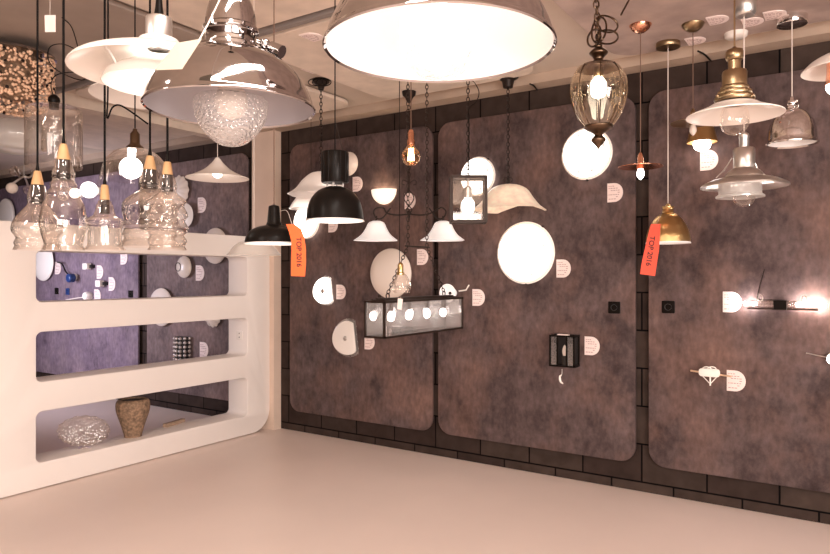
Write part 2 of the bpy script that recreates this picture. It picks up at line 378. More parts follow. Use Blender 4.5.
# ------------------------------------------------------------------ lamp kit
def K(u, t): return t / F / math.sqrt(1 + ((u - U0) / F) ** 2)       # metres per horizontal pixel
def pr(u, t, pts):                                                    # (radius px, v px) -> metres
    return [(r * K(u, t), CH + (V0 - v) * t / F) for r, v in pts]
def lp(u, t, pts, n=48, wave=None, bm=None):
    c = P(u, 276, t); c.z = 0
    return lathe(bm or BM(), pr(u, t, pts), c, n, None, wave)
def base(u, t, v):
    return P(u, v, t)
def cord_up(th, u, t, v, r=0.0028, mat=None, canopy=0.045, cmat=None, name='cord', ch=0.03, style='dome'):
    p = P(u, v, t); top = cz(p)
    mat = mat or M_cord
    th.part(name, tube(BM(), [p, (p.x, p.y, top - ch * 0.6)], r), mat)
    if canopy:
        bm = BM(); c = (p.x, p.y, 0)
        if style == 'dome': pf = [(0, top - ch), (canopy * .35, top - ch * .97), (canopy * .75, top - ch * .6), (canopy, top - 0.004), (canopy, top), (0, top)]
        elif style == 'flat': pf = [(0, top - ch), (canopy * .97, top - ch), (canopy, top - ch * .9), (canopy, top), (0, top)]
        else: pf = [(0, top - ch), (canopy * .45, top - ch), (canopy * .62, top - ch * .4), (canopy, top - ch * .25), (canopy, top - ch*.1), (canopy*.9, top), (0, top)]
        th.part('canopy', lathe(bm, pf, c, 32), cmat or mat)
def smooth(pts, n=4):
    q = curve([(a, b, 0) for a, b in pts], n); return [(max(0, p.x), p.y) for p in q]

# ---- the five clear glass pendants with wooden caps
GP = 'clear glass pendants with wooden caps'
def glass_pendant(u, t, v0, v1, v2, body, label, wide=6.5):
    th = Thing('glass_pendant', label, 'pendant lamp', P(u, body[-1][1], t), GP)
    cord_up(th, u, t, v0, 0.0040, M_cord)
    th.part('cord_grip', lp(u, t, [(1.0, v0 - 9), (2.0, v0 - 2), (2.0, v0 + 1), (0, v0 + 1)], 12), M_black)
    th.part('wooden_cap', lp(u, t, [(0, v0), (3.2, v0), (3.8, v0 + 1), (wide, v1 - 1.5), (wide, v1), (0, v1)], 28), M_wood)
    th.part('socket', lp(u, t, [(0, v1), (wide, v1), (wide + .4, v1 + 3), (wide, v1 + 5), (wide + .4, v1 + 8), (wide, v2 - 5), (wide + .3, v2 - 1), (wide, v2), (0, v2)], 28), M_sock)
    th.part('glass_shade', lp(u, t, [(wide + 1.6, v1 + 1), (wide + 2.2, v1 + 4)] + smooth(body, 5), 56), M_glassr)
    th.part('bulb', lp(u, t, smooth([(3, v2), (4, v2 + 4), (6.2, v2 + 10), (6.4, v2 + 15), (4, v2 + 19.5), (0, v2 + 21)], 3), 20), M_glass)
glass_pendant(37.5, 2.55, 171, 185, 204, [(9.5, 192), (11, 199), (10, 204), (14, 209), (19, 214), (25, 222), (26.5, 231), (22, 238), (24, 243), (23, 246), (25, 250)], 'clear glass pendant with wooden cap and squat rounded body, leftmost of the five')
glass_pendant(63.5, 2.25, 144, 160, 180, [(9.5, 168), (12, 174), (11, 180), (14, 185), (13, 188), (17, 193), (17, 197), (21, 204), (23, 212), (24.5, 222), (23, 233), (20, 243), (20, 246), (22, 250)], 'tall pear shaped clear glass pendant with wooden cap, highest hanging of the five', 7)
glass_pendant(104.7, 2.45, 185, 200, 214, [(8.5, 205), (9.5, 210), (12, 216), (18, 219), (19, 223), (17.5, 227), (17.5, 244), (19, 247), (22, 250)], 'straight sided ridged clear glass pendant with wooden cap, lowest hanging of the five', 5)
glass_pendant(150, 2.62, 156, 170, 190, [(9.5, 178), (11, 184), (10, 190), (19, 196), (27, 203), (28, 212), (26, 222), (28, 226), (26, 230), (28, 235), (26, 239), (29, 243), (32, 247)], 'wide bell shaped clear glass pendant with wooden cap and stepped ridges', 6.5)
glass_pendant(167.4, 2.35, 162, 175, 192, [(8.5, 181), (10, 187), (9, 192), (15, 197), (20, 201), (17, 206), (20, 212), (21, 216), (18, 221), (21, 227), (20.5, 231), (17.5, 236), (20, 241), (18, 246), (20, 250)], 'beehive ringed clear glass pendant with wooden cap, rightmost of the five', 5.5)

# ---- clear glass dome pendant with lit globe bulb
th = Thing('dome_pendant', 'clear glass dome pendant with brass socket and lit round bulb behind glass cluster', 'pendant lamp', P(135, 180, 3.0))
cord_up(th, 135, 3.0, 131, 0.003, M_cord)
th.part('socket', lp(135, 3.0, [(0, 128), (2.2, 129), (2.5, 131), (5, 134), (5, 143), (6, 145), (9, 147), (9.5, 149), (0, 149)], 24), M_dbrz)
th.part('lamp_shade', lp(135, 3.0, smooth([(9, 148), (20, 152), (29, 160), (33, 170), (35, 180)], 4)), M_glass)
g = BM(); tube(g, [P(132, 149, 3.0), P(131.5, 156, 3.0)], 0.018, 14)
bb = th.part('bulb', sphere(g, P(131, 168, 3.0), 11 * 3.0 / F), M_glowc)

# ---- clear glass drum with curling cord, and the bowl behind
t0 = 3.7
th = Thing('glass_drum_pendant', 'clear glass drum pendant with black socket on a looping black cord', 'pendant lamp', P(54, 168, t0))
th.part('glass_shade', lp(54, t0, smooth([(6, 105), (20, 106), (28, 109), (29.5, 115)], 3) + [(29.5, 166), (28.5, 168)]), M_glass)
th.part('inner_glass', lp(54, t0, [(9, 108), (12, 114), (13, 150), (12, 152)], 32), M_glass)
th.part('socket', lp(54, t0, [(0, 94), (3, 95), (6, 98), (6.5, 101), (5.5, 103), (5, 109), (0, 109)], 24), M_black)
ctop = P(57, 20, t0); 
th.part('cord', tube(BM(), curve([P(53, 95, t0), P(51, 85, t0), P(55, 76, t0), P(66, 72.5, t0), P(80, 71, t0 - .05), P(88, 62, t0), P(76, 50, t0 + .03), P(62, 44, t0), P(50, 47, t0), P(48, 58, t0), P(54, 68, t0), P(68, 76, t0 + .05), P(82, 80, t0), P(86, 74, t0 + .1), P(80, 55, t0 + .1), P(72, 28, t0 + .1), (P(62, 0, t0).x, P(62, 0, t0).y, cz(P(62, 0, t0)) - .004)], 5), 0.0028), M_cord)
th = Thing('glass_bowl_pendant', 'shallow pale glass bowl pendant hanging at the left edge under the gold bead chandelier', 'pendant lamp', P(18, 150, 4.4))
th.part('lamp_shade', lp(18, 4.4, smooth([(3, 118), (20, 122), (36, 130), (42, 140), (30, 150), (12, 154), (0, 155)], 4)), M_frost)
cord_up(th, 18, 4.4, 118, 0.002, M_wcord)

# ---- gold bead drum chandelier
t0 = 4.15
th = Thing('bead_chandelier', 'gold bead drum chandelier close under the ceiling at top left', 'chandelier', P(16, 110, t0))
top = P(16, 50, t0)
th.part('ceiling_plate', lp(16, t0, [(0, 54), (41, 54), (42, 56.5), (0, 56.5)]), M_chrome)
th.part('core', lp(16, t0, [(0, 56), (22, 56), (22, 92), (14, 98), (0, 100)]), M_vase)
b1 = BM(); b2 = BM(); kk = K(16, t0); cc = P(16, 276, t0)
for i in range(1250):
    a = random.uniform(0, 2 * PI); v = random.uniform(57, 113); rr = 40 if v < 97 else 40 * math.sqrt(max(0.02, 1 - ((v - 97) / 17) ** 2))
    rr *= random.uniform(.93, 1.0); z = CH + (V0 - v) * t0 / F
    p = Vector((cc.x + rr * kk * math.cos(a), cc.y + rr * kk * math.sin(a), z))
    q = b2 if i % 12 == 0 else b1
    g = bmesh.ops.create_icosphere(q, subdivisions=1, radius=random.uniform(.007, .012))['verts']
    for vv in g: vv.co += p
o = th.part('bead_curtain', b1, M_gold); o['kind'] = 'stuff'
o = th.part('dark_beads', b2, M_iron); o['kind'] = 'stuff'
q0 = P(148, 124, 2.9); q1 = P(108, 84, 2.9)
solo('loose_cable', tube(BM(), curve([(q1.x, q1.y, cz(q1) - .002), q1, P(107, 118, 2.9), P(112, 108, 2.9), P(119, 105, 2.9), P(130, 111, 2.9), q0], 5), .0035), M_cord, 'loose black cable dangling in an arc below the white enamel pendant', 'cable', q0)
# ---- small ceiling hung card on a string
th = Thing('price_card', 'small white card hanging on a string at top left', 'price tag', P(50, 24, 2.6))
a, b, c, d = P(44.5, 15, 2.6), P(55.5, 15, 2.6), P(55.5, 32, 2.6), P(45, 32, 2.6)
def quad(a, b, c, d, th_=0.0012):
    bm = BM(); n = (b - a).cross(d - a).normalized() * th_
    vs = [bm.verts.new(p) for p in (a, b, c, d)] + [bm.verts.new(p + n) for p in (a, b, c, d)]
    for f in ((0, 1, 2, 3), (7, 6, 5, 4), (0, 4, 5, 1), (1, 5, 6, 2), (2, 6, 7, 3), (3, 7, 4, 0)): bm.faces.new([vs[i] for i in f])
    return bm
th.part('card', quad(a, b, c, d), M_card)
p = P(50, 15, 2.6); th.part('string', tube(BM(), [p, (p.x, p.y, cz(p) - .001)], 0.001, 5), M_wcord)

# ---- white layered enamel pendant
t0 = 1.95; u0 = 159
th = Thing('enamel_pendant', 'wide white layered enamel pendant behind the chrome pendant at upper left', 'pendant lamp', P(u0, 100, t0))
cord_up(th, u0, t0, 18, 0.004, M_cord)
th.part('cord_grip', lp(u0, t0, [(0, -4), (3, -2), (4, 8), (5.5, 18), (0, 18)], 20), M_black)
th.part('neck', lp(u0, t0, [(0, 18), (13, 18), (13.5, 20), (13.5, 48), (0, 48)], 40), M_alu)
th.part('collar', lp(u0, t0, [(13.5, 40), (20, 40), (22, 43), (21, 46), (14, 47)], 40), M_enamel)
th.part('upper_shade', lp(u0, t0, smooth([(14, 46), (35, 50), (62, 58), (82, 66), (89, 72)], 4) + [(89.3, 73.5), (87, 73)] + smooth([(80, 69), (60, 61), (34, 53), (12, 50)], 3), 72), M_enamel)
th.part('lower_shade', lp(u0, t0, smooth([(20, 60), (38, 68), (52, 76), (57, 85)], 4) + [(56, 85.5)] + smooth([(50, 78), (36, 71), (18, 63)], 3), 64), M_enamel)
sb = BM()
for k in range(3):
    a = 2 * PI * k / 3 + .6; c = P(u0, 276, t0); kk = K(u0, t0)
    sb = BM(); tube(sb, [(c.x + 50 * kk * math.cos(a), c.y + 50 * kk * math.sin(a), CH + (V0 - 80) * t0 / F), (c.x + 66 * kk * math.cos(a), c.y + 66 * kk * math.sin(a), CH + (V0 - 61) * t0 / F)], 0.004, 8)
    th.part('shade_bracket', sb, M_alu)
th.part('bulb', sphere(BM(), P(u0, 72, t0), 0.045), M_glowb)

th = Thing('white_dish_pendant', 'plain white dish pendant peeking out below the layered enamel pendant', 'pendant lamp', P(150, 105, 3.3))
th.part('dish_shade', lp(150, 3.3, smooth([(4, 78), (20, 82), (44, 89), (60, 96)], 4) + [(60, 97)] + smooth([(42, 91), (18, 84.5), (4, 81)], 3), 56), M_enamel)
cord_up(th, 150.5, 3.3, 79, .003, M_wcord)
# ---- big chrome pendant, unlit
t0 = 1.72; u0 = 228
def big_chrome(u0, t0, s, dv, label, lit, tilt=0):
    th = Thing('chrome_pendant', label, 'pendant lamp', P(u0, 105 * s + dv + 45 * s, t0), 'large polished chrome pendants')
    Q = lambda L: [(r * s, v * s + dv) for r, v in L]
    th.part('cap', lp(u0, t0, Q(smooth([(0, -22), (6, -21), (8, -14), (16, -8), (22, 2), (25, 14), (26, 24)], 4)), 56), M_chrome)
    th.part('neck_ring', lp(u0, t0, Q([(26, 24), (28, 26), (28, 29), (26, 30), (25, 32), (25, 42), (28, 43), (31, 45), (31, 48), (29, 49)]), 56), M_chrome)
    th.part('lamp_shade', lp(u0, t0, Q(smooth([(29, 48), (44, 53), (62, 64), (75, 79), (82, 93), (85, 103)], 5) + [(86.5, 104), (87, 106), (86, 107), (84.5, 105.5)]), 88), M_chrome)
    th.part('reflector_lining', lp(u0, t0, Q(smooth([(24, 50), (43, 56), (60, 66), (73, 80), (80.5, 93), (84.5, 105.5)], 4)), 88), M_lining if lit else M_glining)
    gl = smooth([(24, 70), (29, 82), (30, 95), (28.5, 106), (24.5, 116), (18, 123.5), (9, 128), (0, 129)], 5) if lit else smooth([(36, 96), (38, 100), (37, 110), (32.5, 122), (24, 133), (13, 141), (0, 144)], 5)
    gb = th.part('glass_globe', lp(u0, t0, Q(gl), 64), M_seed)
    kb = BM(); c = P(u0 + 33 * s, 41 * s + dv, t0)
    tube(kb, [P(u0 + 26 * s, 38 * s + dv, t0), P(u0 + 36 * s, 41 * s + dv, t0)], 0.004 * t0, 10); sphere(kb, P(u0 + 34 * s, 41 * s + dv, t0), 0.0085 * t0); 
    kn = th.part('thumb_screw', kb, M_chrome); kb = BM(); tube(kb, [P(u0 + 40 * s, 44 * s + dv, t0), P(u0 + 51 * s, 49 * s + dv, t0 - .01)], [0.009 * t0, 0.010 * t0], 12)
    th.part('screw_knob', kb, M_chrome, kn)
    th.part('bulb', lp(u0, t0, Q(smooth([(6, 60), (7, 75), (14, 88), (17, 100), (12, 112), (0, 117)], 4)), 28), pm('soft lit bulb', (.9, .88, .86), .3, emis=(1, .97, .95), es=4.5) if lit else M_milk)
    cord_up(th, u0, t0, -20 * s + dv, 0.0035, M_cord)
    return th
ch1 = big_chrome(231, 1.5, 1.0, 3, 'large polished chrome dome pendant, unlit, with seeded glass globe and hanging tag', False)
# ---- big lit chrome pendant over the middle
big_chrome(439, 1.30, 1.33, -92.5, 'large chrome pendant at top centre, brightly lit inside with white lining', True)
# tag of chrome lamp
th = Thing('price_tag', 'blank cream tag on a string resting on the large unlit chrome pendant', 'price tag', P(178, 55, 1.26))
th.part('card', quad(P(176, 43, 1.27), P(202, 38.5, 1.28), P(182, 69, 1.24), P(155, 70, 1.24)), pm('cream card', (0.34, 0.30, 0.24), 0.6))
th.part('string', tube(BM(), [P(198, 42, 1.275), P(208, 24, 1.32), P(221, -3, 1.42)], 0.0015, 6), M_wcord)

# ---- white witch hat pendant
t0 = 4.3; u0 = 217.5
th = Thing('bell_pendant', 'white flared witch hat pendant with lit underside in front of left panel', 'pendant lamp', P(u0, 178, t0))
th.part('lamp_shade', lp(u0, t0, smooth([(0, 157), (2, 158), (6, 163), (14, 170), (25, 175.5), (32, 178)], 4) + [(32, 178.6)] + smooth([(24, 176.6), (13, 171.5), (5, 165), (1, 161)], 3), 56), M_enamel)
th.part('bulb', sphere(BM(), P(u0, 173, t0), 0.032), M_glowc)
cord_up(th, u0, t0, 158, 0.0022, M_wcord)

# ---- black enamel pendants
t0 = 2.9; u0 = 274
th = Thing('black_pendant', 'small black enamel workshop pendant with orange ribbon in front of the beige pillar', 'pendant lamp', P(u0, 243, t0))
cord_up(th, u0, t0, 205, 0.0025, M_bcord)
th.part('neck', lp(u0, t0, [(0, 204), (2, 205), (5, 206), (5.5, 207), (6.8, 222), (8.5, 225.5), (0, 225.5)], 32), M_black)
th.part('lamp_shade', lp(u0, t0, smooth([(7, 225), (16, 227), (24, 231), (28, 237), (29.5, 243)], 4), 56), M_black)
th.part('reflector_lining', lp(u0, t0, [(29.5, 243), (30.2, 244.2), (29, 244.2)] + smooth([(27, 237.5), (23, 232), (15, 228.5), (0, 227)], 3), 56), M_lining)
th.part('bulb', sphere(BM(), P(u0, 236, t0), 0.028), M_glowc)
th = Thing('glass_shade_pendant', 'shallow pale frosted glass shade hanging just below the small black pendant', 'pendant lamp', P(254, 254, 3.3))
th.part('lamp_shade', lp(254, 3.3, smooth([(6, 240), (14, 242), (21, 247), (25, 252), (28, 255)], 4), 48, lambda i, a: (1 + 0.02 * math.cos(4 * a), 0)), M_frost)
th.part('socket', lp(254, 3.3, [(0, 233), (3, 234), (4, 240), (6, 241), (0, 241)], 20), M_alu)
cord_up(th, 254, 3.3, 234, 0.0015, M_wcord)

t0 = 2.95; u0 = 335
th = Thing('black_pendant', 'large black dome pendant with black cylinder housing above, in front of left display panel', 'pendant lamp', P(u0, 222, t0))
th.part('housing', lp(u0, t0, [(0, 152), (13, 152), (13.6, 153), (13.6, 182), (13, 183), (0, 183)], 48), M_black)
fb = BM(); cc = P(u0, 276, t0); kk = K(u0, t0)
for k in range(14):
    a = 2 * PI * k / 14; tube(fb, [(cc.x + 13.8 * kk * math.cos(a), cc.y + 13.8 * kk * math.sin(a), CH + (V0 - v) * t0 / F) for v in (153, 182)], 0.0016, 6)
th.part('housing_fins', fb, M_black)
for k in range(4):
    a = 2 * PI * k / 4 + .5; nb = BM(); tube(nb, [(cc.x + 8 * kk * math.cos(a), cc.y + 8 * kk * math.sin(a), CH + (V0 - v) * t0 / F) for v in (183, 190)], 0.004, 8)
    th.part('spacer_post', nb, M_alu)
th.part('lamp_shade', lp(u0, t0, smooth([(0, 186), (8, 187), (17, 191), (24, 199), (27.5, 209), (29, 220)], 5), 64), M_black)
th.part('reflector_lining', lp(u0, t0, [(29, 220), (29.8, 221.2), (28.6, 221.2)] + smooth([(26, 209), (22, 200), (15, 193), (0, 189)], 3), 64), M_lining)
th.part('bulb', sphere(BM(), P(u0, 208, t0), 0.034), M_glowb)
cord_up(th, 335, t0, 152, 0.0028, M_cord)
th.part('suspension_wire', tube(BM(), [P(343, 152, t0), P(335.5, 122, t0)], 0.0012, 6), M_iron)

# ribbons
def ribbon(left, right, t0, txt, label, mat, kt, size):
    n = len(left); bm = BM(); fr = []; bk = []
    for (a, b) in zip(left, right):
        fr.append((bm.verts.new(P(*a, t0)), bm.verts.new(P(*b, t0)))); bk.append((bm.verts.new(P(*a, t0 + .0012)), bm.verts.new(P(*b, t0 + .0012))))
    for i in range(n - 1):
        bm.faces.new((fr[i][0], fr[i][1], fr[i + 1][1], fr[i + 1][0])); bm.faces.new((bk[i][1], bk[i][0], bk[i + 1][0], bk[i + 1][1]))
        bm.faces.new((fr[i][0], fr[i + 1][0], bk[i + 1][0], bk[i][0])); bm.faces.new((fr[i][1], bk[i][1], bk[i + 1][1], fr[i + 1][1]))
    bm.faces.new((fr[0][0], bk[0][0], bk[0][1], fr[0][1])); bm.faces.new((fr[-1][0], fr[-1][1], bk[-1][1], bk[-1][0]))
    th = Thing('ribbon_tag', label, 'ribbon', P(*left[0], t0)); th.part('ribbon', bm, mat)
    (u1, v1), (u2, v2) = kt; c = P((u1 + u2) / 2, (v1 + v2) / 2, t0 - .0015)
    down = (P(u2, v2, t0) - P(u1, v1, t0)).normalized(); nn = -F_; up = nn.cross(down)
    M = Matrix(((down.x, up.x, nn.x, c.x), (down.y, up.y, nn.y, c.y), (down.z, up.z, nn.z, c.z), (0, 0, 0, 1)))
    th.part('printed_text', text_bm(txt, size, M), M_dprint)
    return th
r = ribbon([(286, 224), (289, 232), (291, 240), (291.5, 250), (291, 263), (291, 276)], [(294, 224), (301, 229), (304.5, 238), (306, 250), (306, 263), (305, 276.5)], 2.72, 'TOP 2016', 'orange ribbon printed TOP 2016 hanging from the small black pendant', M_oprint, ((298.5, 234), (299, 270)), 0.029)
r.part('string', tube(BM(), curve([P(280, 211, 2.88), P(287, 211, 2.8), P(292, 224.5, 2.72)], 4), 0.001, 5), M_wcord)
r = ribbon([(651, 224), (648, 235), (645, 248), (642, 261), (640, 274)], [(660.5, 224), (660, 236), (659, 250), (657, 263), (655, 276)], 3.7, 'TOP 2016', 'red orange ribbon printed TOP 2016 hanging from the brass dome pendant', M_orange, ((653, 232), (647.5, 270)), 0.040)
r.part('string', tube(BM(), [P(662, 213, 4.13), P(656, 225, 3.7)], 0.001, 5), M_wcord)

# ---- chain hung white shade behind the black pendant
tA = 5.02; uA = 321
th = Thing('chain_pendant', 'white flared glass shade on black chain half hidden behind the large black dome pendant', 'pendant lamp', P(uA, 196, tA))
p0 = P(uA, 172, tA); tp = cz(p0)
th.part('chain', chain(BM(), [p0, (p0.x, p0.y, tp - .06)], 0.036, 0.003, 0.010), M_iron)
th.part('canopy', lathe(BM(), [(0, tp - .075), (.02, tp - .075), (.03, tp - .045), (.065, tp - .02), (.065, tp), (0, tp)], (p0.x, p0.y, 0), 28), M_iron)
lb = BM()
for k in range(3): tube(lb, [Vector((p0.x, p0.y, tp - .04)) + R_ * (.055 * math.cos(a) + .03 * (k - 1)) + Z_ * (.028 * math.sin(a)) - F_ * .07 for a in [2 * PI * j / 14 for j in range(15)]], .004, 6)
th.part('cable_loop', lb, M_black)
th.part('lamp_shade', lp(uA, tA, smooth([(5, 172), (11, 174), (19, 181), (25, 189), (33, 195)], 4), 64, lambda i, a: (1 + 0.0025 * i * math.cos(6 * a), 0)), M_alab)
th = Thing('chain_pendant', 'lower greyish white glass shade behind the left side of the large black dome pendant', 'pendant lamp', P(311, 209, 5.75))
th.part('lamp_shade', lp(311, 5.75, smooth([(5, 192), (12, 195), (18, 202), (22, 209)], 4), 48), M_alab)
cord_up(th, 311, 5.75, 193, .002, M_iron, .04)

# ---- copper Edison bulb
t0 = 4.2; u0 = 411
th = Thing('bulb_pendant', 'bare amber filament bulb hanging from a copper socket above the chandelier', 'pendant lamp', P(u0, 164, t0))
cord_up(th, u0, t0, 130, 0.0035, M_bcord)
th.part('socket', lp(u0, t0, [(0, 129), (2, 130), (3.2, 133), (3.2, 139), (4, 141), (4, 145), (0, 145)], 24), M_copper)
th.part('bulb', lp(u0, t0, smooth([(3.5, 145), (5, 148), (8.5, 152), (9.3, 157), (7, 163), (3, 165.5), (0, 166)], 4), 32), M_edison)
fb = BM()
for s_ in (-3, -1, 1, 3): tube(fb, [P(u0 + s_ * .7, 148, t0), P(u0 + s_, 161, t0)], 0.0022, 6)
th.part('filament', fb, M_fil)

# ---- wrought iron chandelier with two bell shades
t0 = 5.2; u0 = 409
th = Thing('iron_chandelier', 'dark iron chandelier with scrolled arms and two white bell glass shades', 'chandelier', P(u0, 240, t0))
p0 = P(u0, 205, t0); tp = cz(p0)
th.part('chain', chain(BM(), [P(u0, 176, t0), (p0.x, p0.y, tp - .06)], 0.034, 0.003, 0.010), M_iron)
th.part('canopy', lathe(BM(), [(0, tp - .085), (.016, tp - .085), (.03, tp - .05), (.05, tp - .03), (.055, tp), (0, tp)], (p0.x, p0.y, 0), 28), M_iron)
sb = BM(); tube(sb, [P(u0, 176, t0), P(u0, 192, t0)], .006)
for dx in (-1, 1): tube(sb, curve([P(u0, 190, t0), P(u0 + 4 * dx, 195, t0), P(u0 + 4.5 * dx, 200, t0), P(u0, 206, t0), P(u0 - 3 * dx, 210, t0), P(u0, 214, t0)], 5), .004)
tube(sb, [P(u0, 214, t0), P(u0, 222, t0)], [.012, .003]); sphere(sb, P(u0, 213, t0), .02, seg=12)
for dx in (-1, 1): tube(sb, curve([P(u0, 183, t0), P(u0 + 6 * dx, 180, t0), P(u0 + 7 * dx, 184, t0), P(u0 + 4 * dx, 185, t0)], 4), .003)
st = th.part('stem', sb, M_iron)
for sx_, us in ((-1, 376.5), (1, 443)):
    ab = BM()
    tube(ab, curve([P(u0, 214, t0), P(u0 + sx_ * 12, 215, t0), P(u0 + sx_ * 22, 213, t0), P(us + sx_ * -5 + 2, 208, t0), P(us - sx_ * 0, 208, t0), P(us + sx_ * 3, 212, t0), P(us, 218, t0), P(us - sx_ * 6, 218, t0), P(us - sx_ * 14, 208, t0)], 6), .006)
    tube(ab, [P(us, 216, t0), P(us, 222, t0)], .007)
    arm = th.part('arm', ab, M_iron)
    th.part('glass_shade', lp(us, t0, smooth([(4, 221), (8, 223), (11, 229), (15, 235), (22, 240.5)], 4), 64, lambda i, a: (1 + 0.0035 * i * math.cos(5 * a), 0)), M_alabL, arm)
    th.part('bulb', sphere(BM(), P(us, 232, t0), .03), M_glowc, arm)

# ---- long glass lantern on chains
def lantern_box(th, x0, x1, y0, y1, z0, z1, fw, mat, panes=True):
    fb = BM()
    for x in (x0, x1):
        for y in (y0, y1): box(fb, (x - fw / 2, y - fw / 2, z0), (x + fw / 2, y + fw / 2, z1))
    for z in (z0, z1):
        for y in (y0, y1): box(fb, (x0 - fw / 2, y - fw / 2, z - fw / 2), (x1 + fw / 2, y + fw / 2, z + fw / 2))
        for x in (x0, x1): box(fb, (x - fw / 2, y0, z - fw / 2), (x + fw / 2, y1, z + fw / 2))
    fr = th.part('frame', fb, mat)
    if panes:
        for a, b in (((x0, y0, z0), (x1, y0 + .002, z1)), ((x0, y1 - .002, z0), (x1, y1, z1)), ((x0, y0, z0), (x0 + .002, y1, z1)), ((x1 - .002, y0, z0), (x1, y1, z1))):
            th.part('glass_pane', box(BM(), a, b), M_pane, fr)
    return fr
xr, xl = -2.49, -2.64; y0, y1 = 3.39, 4.38; z0, z1 = 1.10, 1.325
th = Thing('long_lantern', 'long rectangular glass and dark bronze lantern with a row of lit bulbs, hung on chains', 'pendant lamp', ((xl + xr) / 2, (y0 + y1) / 2, z0))
fr = lantern_box(th, xl, xr, y0, y1, z0, z1, .014, M_rust)
xm = (xl + xr) / 2
bar = BM(); box(bar, (xm - .03, y0 + .05, z1 + .012), (xm + .03, y1 - .05, z1 + .022)); 
for y in (y0 + .05, y1 - .05): box(bar, (xm - .05, y - .02, z1), (xm + .05, y + .02, z1 + .014)); sphere(bar, (xm, y, z1 + .035), .012, seg=10)
th.part('top_bar', bar, M_rust)
ya, yb = y0 + .14, y1 - .14; ym = (y0 + y1) / 2
hz = P(415, 247, 4.7).z; sp_ = .12
mid = [Vector((xm, ym - sp_, hz)), Vector((xm, ym + sp_, hz))]
for y, md, sg in ((ya, mid[0], -1), (yb, mid[1], 1)):
    cb = chain(BM(), [(xm, y, z1 + .05), md, (xm, ym + sg * sp_, cz((xm, ym)) - .02)], .036, .003, .010)
    tube(cb, [Vector((xm, y, z1 + .035)) + Vector((0, .018 * math.cos(a), .018 * math.sin(a))) for a in [2 * PI * k / 12 for k in range(13)]], .004, 6)
    th.part('chain', cb, M_rust)
th.part('spreader_bar', tube(BM(), [mid[0] - Vector((0, .03, 0)), mid[1] + Vector((0, .03, 0))], .006), M_rust)
box_ = box(BM(), (xm - .05, ym - .22, cz((xm, ym)) - .03), (xm + .05, ym + .22, cz((xm, ym)))); th.part('ceiling_plate', box_, M_rust)
for ub in (391, 409, 427, 443):
    ab_ = (ub - U0) / F; y = xm * (RY * ab_ + FY) / (RX * ab_ + FX)
    sk = th.part('socket', lathe(BM(), [(0, z1), (.014, z1), (.016, z1 - .05), (.012, z1 - .065), (0, z1 - .065)], (xm, y, 0), 16), M_rust)
    th.part('bulb', sphere(BM(), (xm, y, z1 - .105), .024, 1, 1, 1.3, 16), M_lant, sk)
th = Thing('price_tag', 'small blank tag dangling on the front of the long glass lantern', 'price tag', P(400, 310, 4.1))
th.part('card', quad(P(398, 298, 4.14), P(403, 299, 4.14), P(401.5, 310, 4.13), P(397, 309, 4.13)), M_card)
th.part('string', tube(BM(), [P(401, 291, 4.5), P(400.5, 299, 4.141)], 0.001, 5), M_wcord)

# ---- clear glass pendant on brass socket before the matte disc
t0 = 3.3; u0 = 400.5
th = Thing('glass_globe_pendant', 'small clear glass pendant with brass socket in front of the unlit round disc light', 'pendant lamp', P(u0, 292, t0))
cord_up(th, u0 - 1, t0, 264, 0.0018, M_cord)
th.part('socket', lp(u0, t0, [(0, 262), (2, 263), (3, 265), (3, 272), (4, 273), (4, 275), (0, 275)], 20), M_brass)
th.part('glass_shade', lp(u0 + 1, t0, smooth([(4, 274), (6, 277), (9, 283), (9.5, 288), (8, 293)], 4), 32, lambda i, a: (1 + .04 * math.cos(8 * a), 0)), M_glassr)

# ---- square glass lantern with chain
t0 = 4.45; c = P(468, 200, t0); hw = 18 * t0 / F
th = Thing('square_lantern', 'small upright square glass lantern with dark frame and one lit bulb on chain', 'pendant lamp', P(468, 223, t0))
fb = BM(); R2 = F_; zt, zb = P(468, 178, t0).z, P(468, 222, t0).z
def obox(bm, c, sr, sf, z0, z1):
    vs = []
    for z in (z0, z1):
        for a, b in ((-1, -1), (1, -1), (1, 1), (-1, 1)): q = Vector(c) + R_ * (a * sr) + F_ * (b * sf); vs.append(bm.verts.new((q.x, q.y, z)))
    for f in ((0, 1, 2, 3), (7, 6, 5, 4), (0, 4, 5, 1), (1, 5, 6, 2), (2, 6, 7, 3), (3, 7, 4, 0)): bm.faces.new([vs[i] for i in f])
dp = .07; cf = c + F_ * 0
for q in (-1, 1):
    for s_ in (-1, 1): obox(fb, cf + R_ * (q * (hw - .007)) + F_ * (s_ * dp), .009, .008, zb, zt)
for z in (zb, zt):
    for s_ in (-1, 1): obox(fb, cf + F_ * (s_ * dp), hw, .008, z - .009, z + .009)
    for q in (-1, 1): obox(fb, cf + R_ * (q * (hw - .007)), .008, dp, z - .009, z + .009)
fr = th.part('frame', fb, M_rust)
for s_ in (-1, 1):
    gb = BM(); obox(gb, cf + F_ * (s_ * dp), hw - .01, .001, zb, zt); th.part('glass_pane', gb, M_glass, fr)
th.part('top_plate', (lambda b_: (obox(b_, cf, hw - .01, dp, zt - .004, zt + .004), b_)[1])(BM()), M_rust)
pc = P(468, 178, t0); tp = cz(pc)
th.part('chain', chain(BM(), [(c.x, c.y, zt), (c.x, c.y, tp - .02)], .036, .003, .010), M_iron)
th.part('power_cable', tube(BM(), curve([(c.x, c.y, zt)] + [P(469, v, t0 - .02) for v in (150, 120, 108)] + [P(476, 102, t0), P(479, 92, t0), P(474, 82, t0), P(468.5, 78, t0)] + [(c.x, c.y, tp - .01)], 4), .003), M_black)
th.part('canopy', lathe(BM(), [(0, tp - .03), (.03, tp - .03), (.055, tp), (0, tp)], (c.x, c.y, 0), 28), M_iron)
th.part('socket', lp(468, t0, [(0, 178), (1.5, 178), (1.5, 186), (4, 188), (4.5, 198), (0, 199)], 20), M_alu)
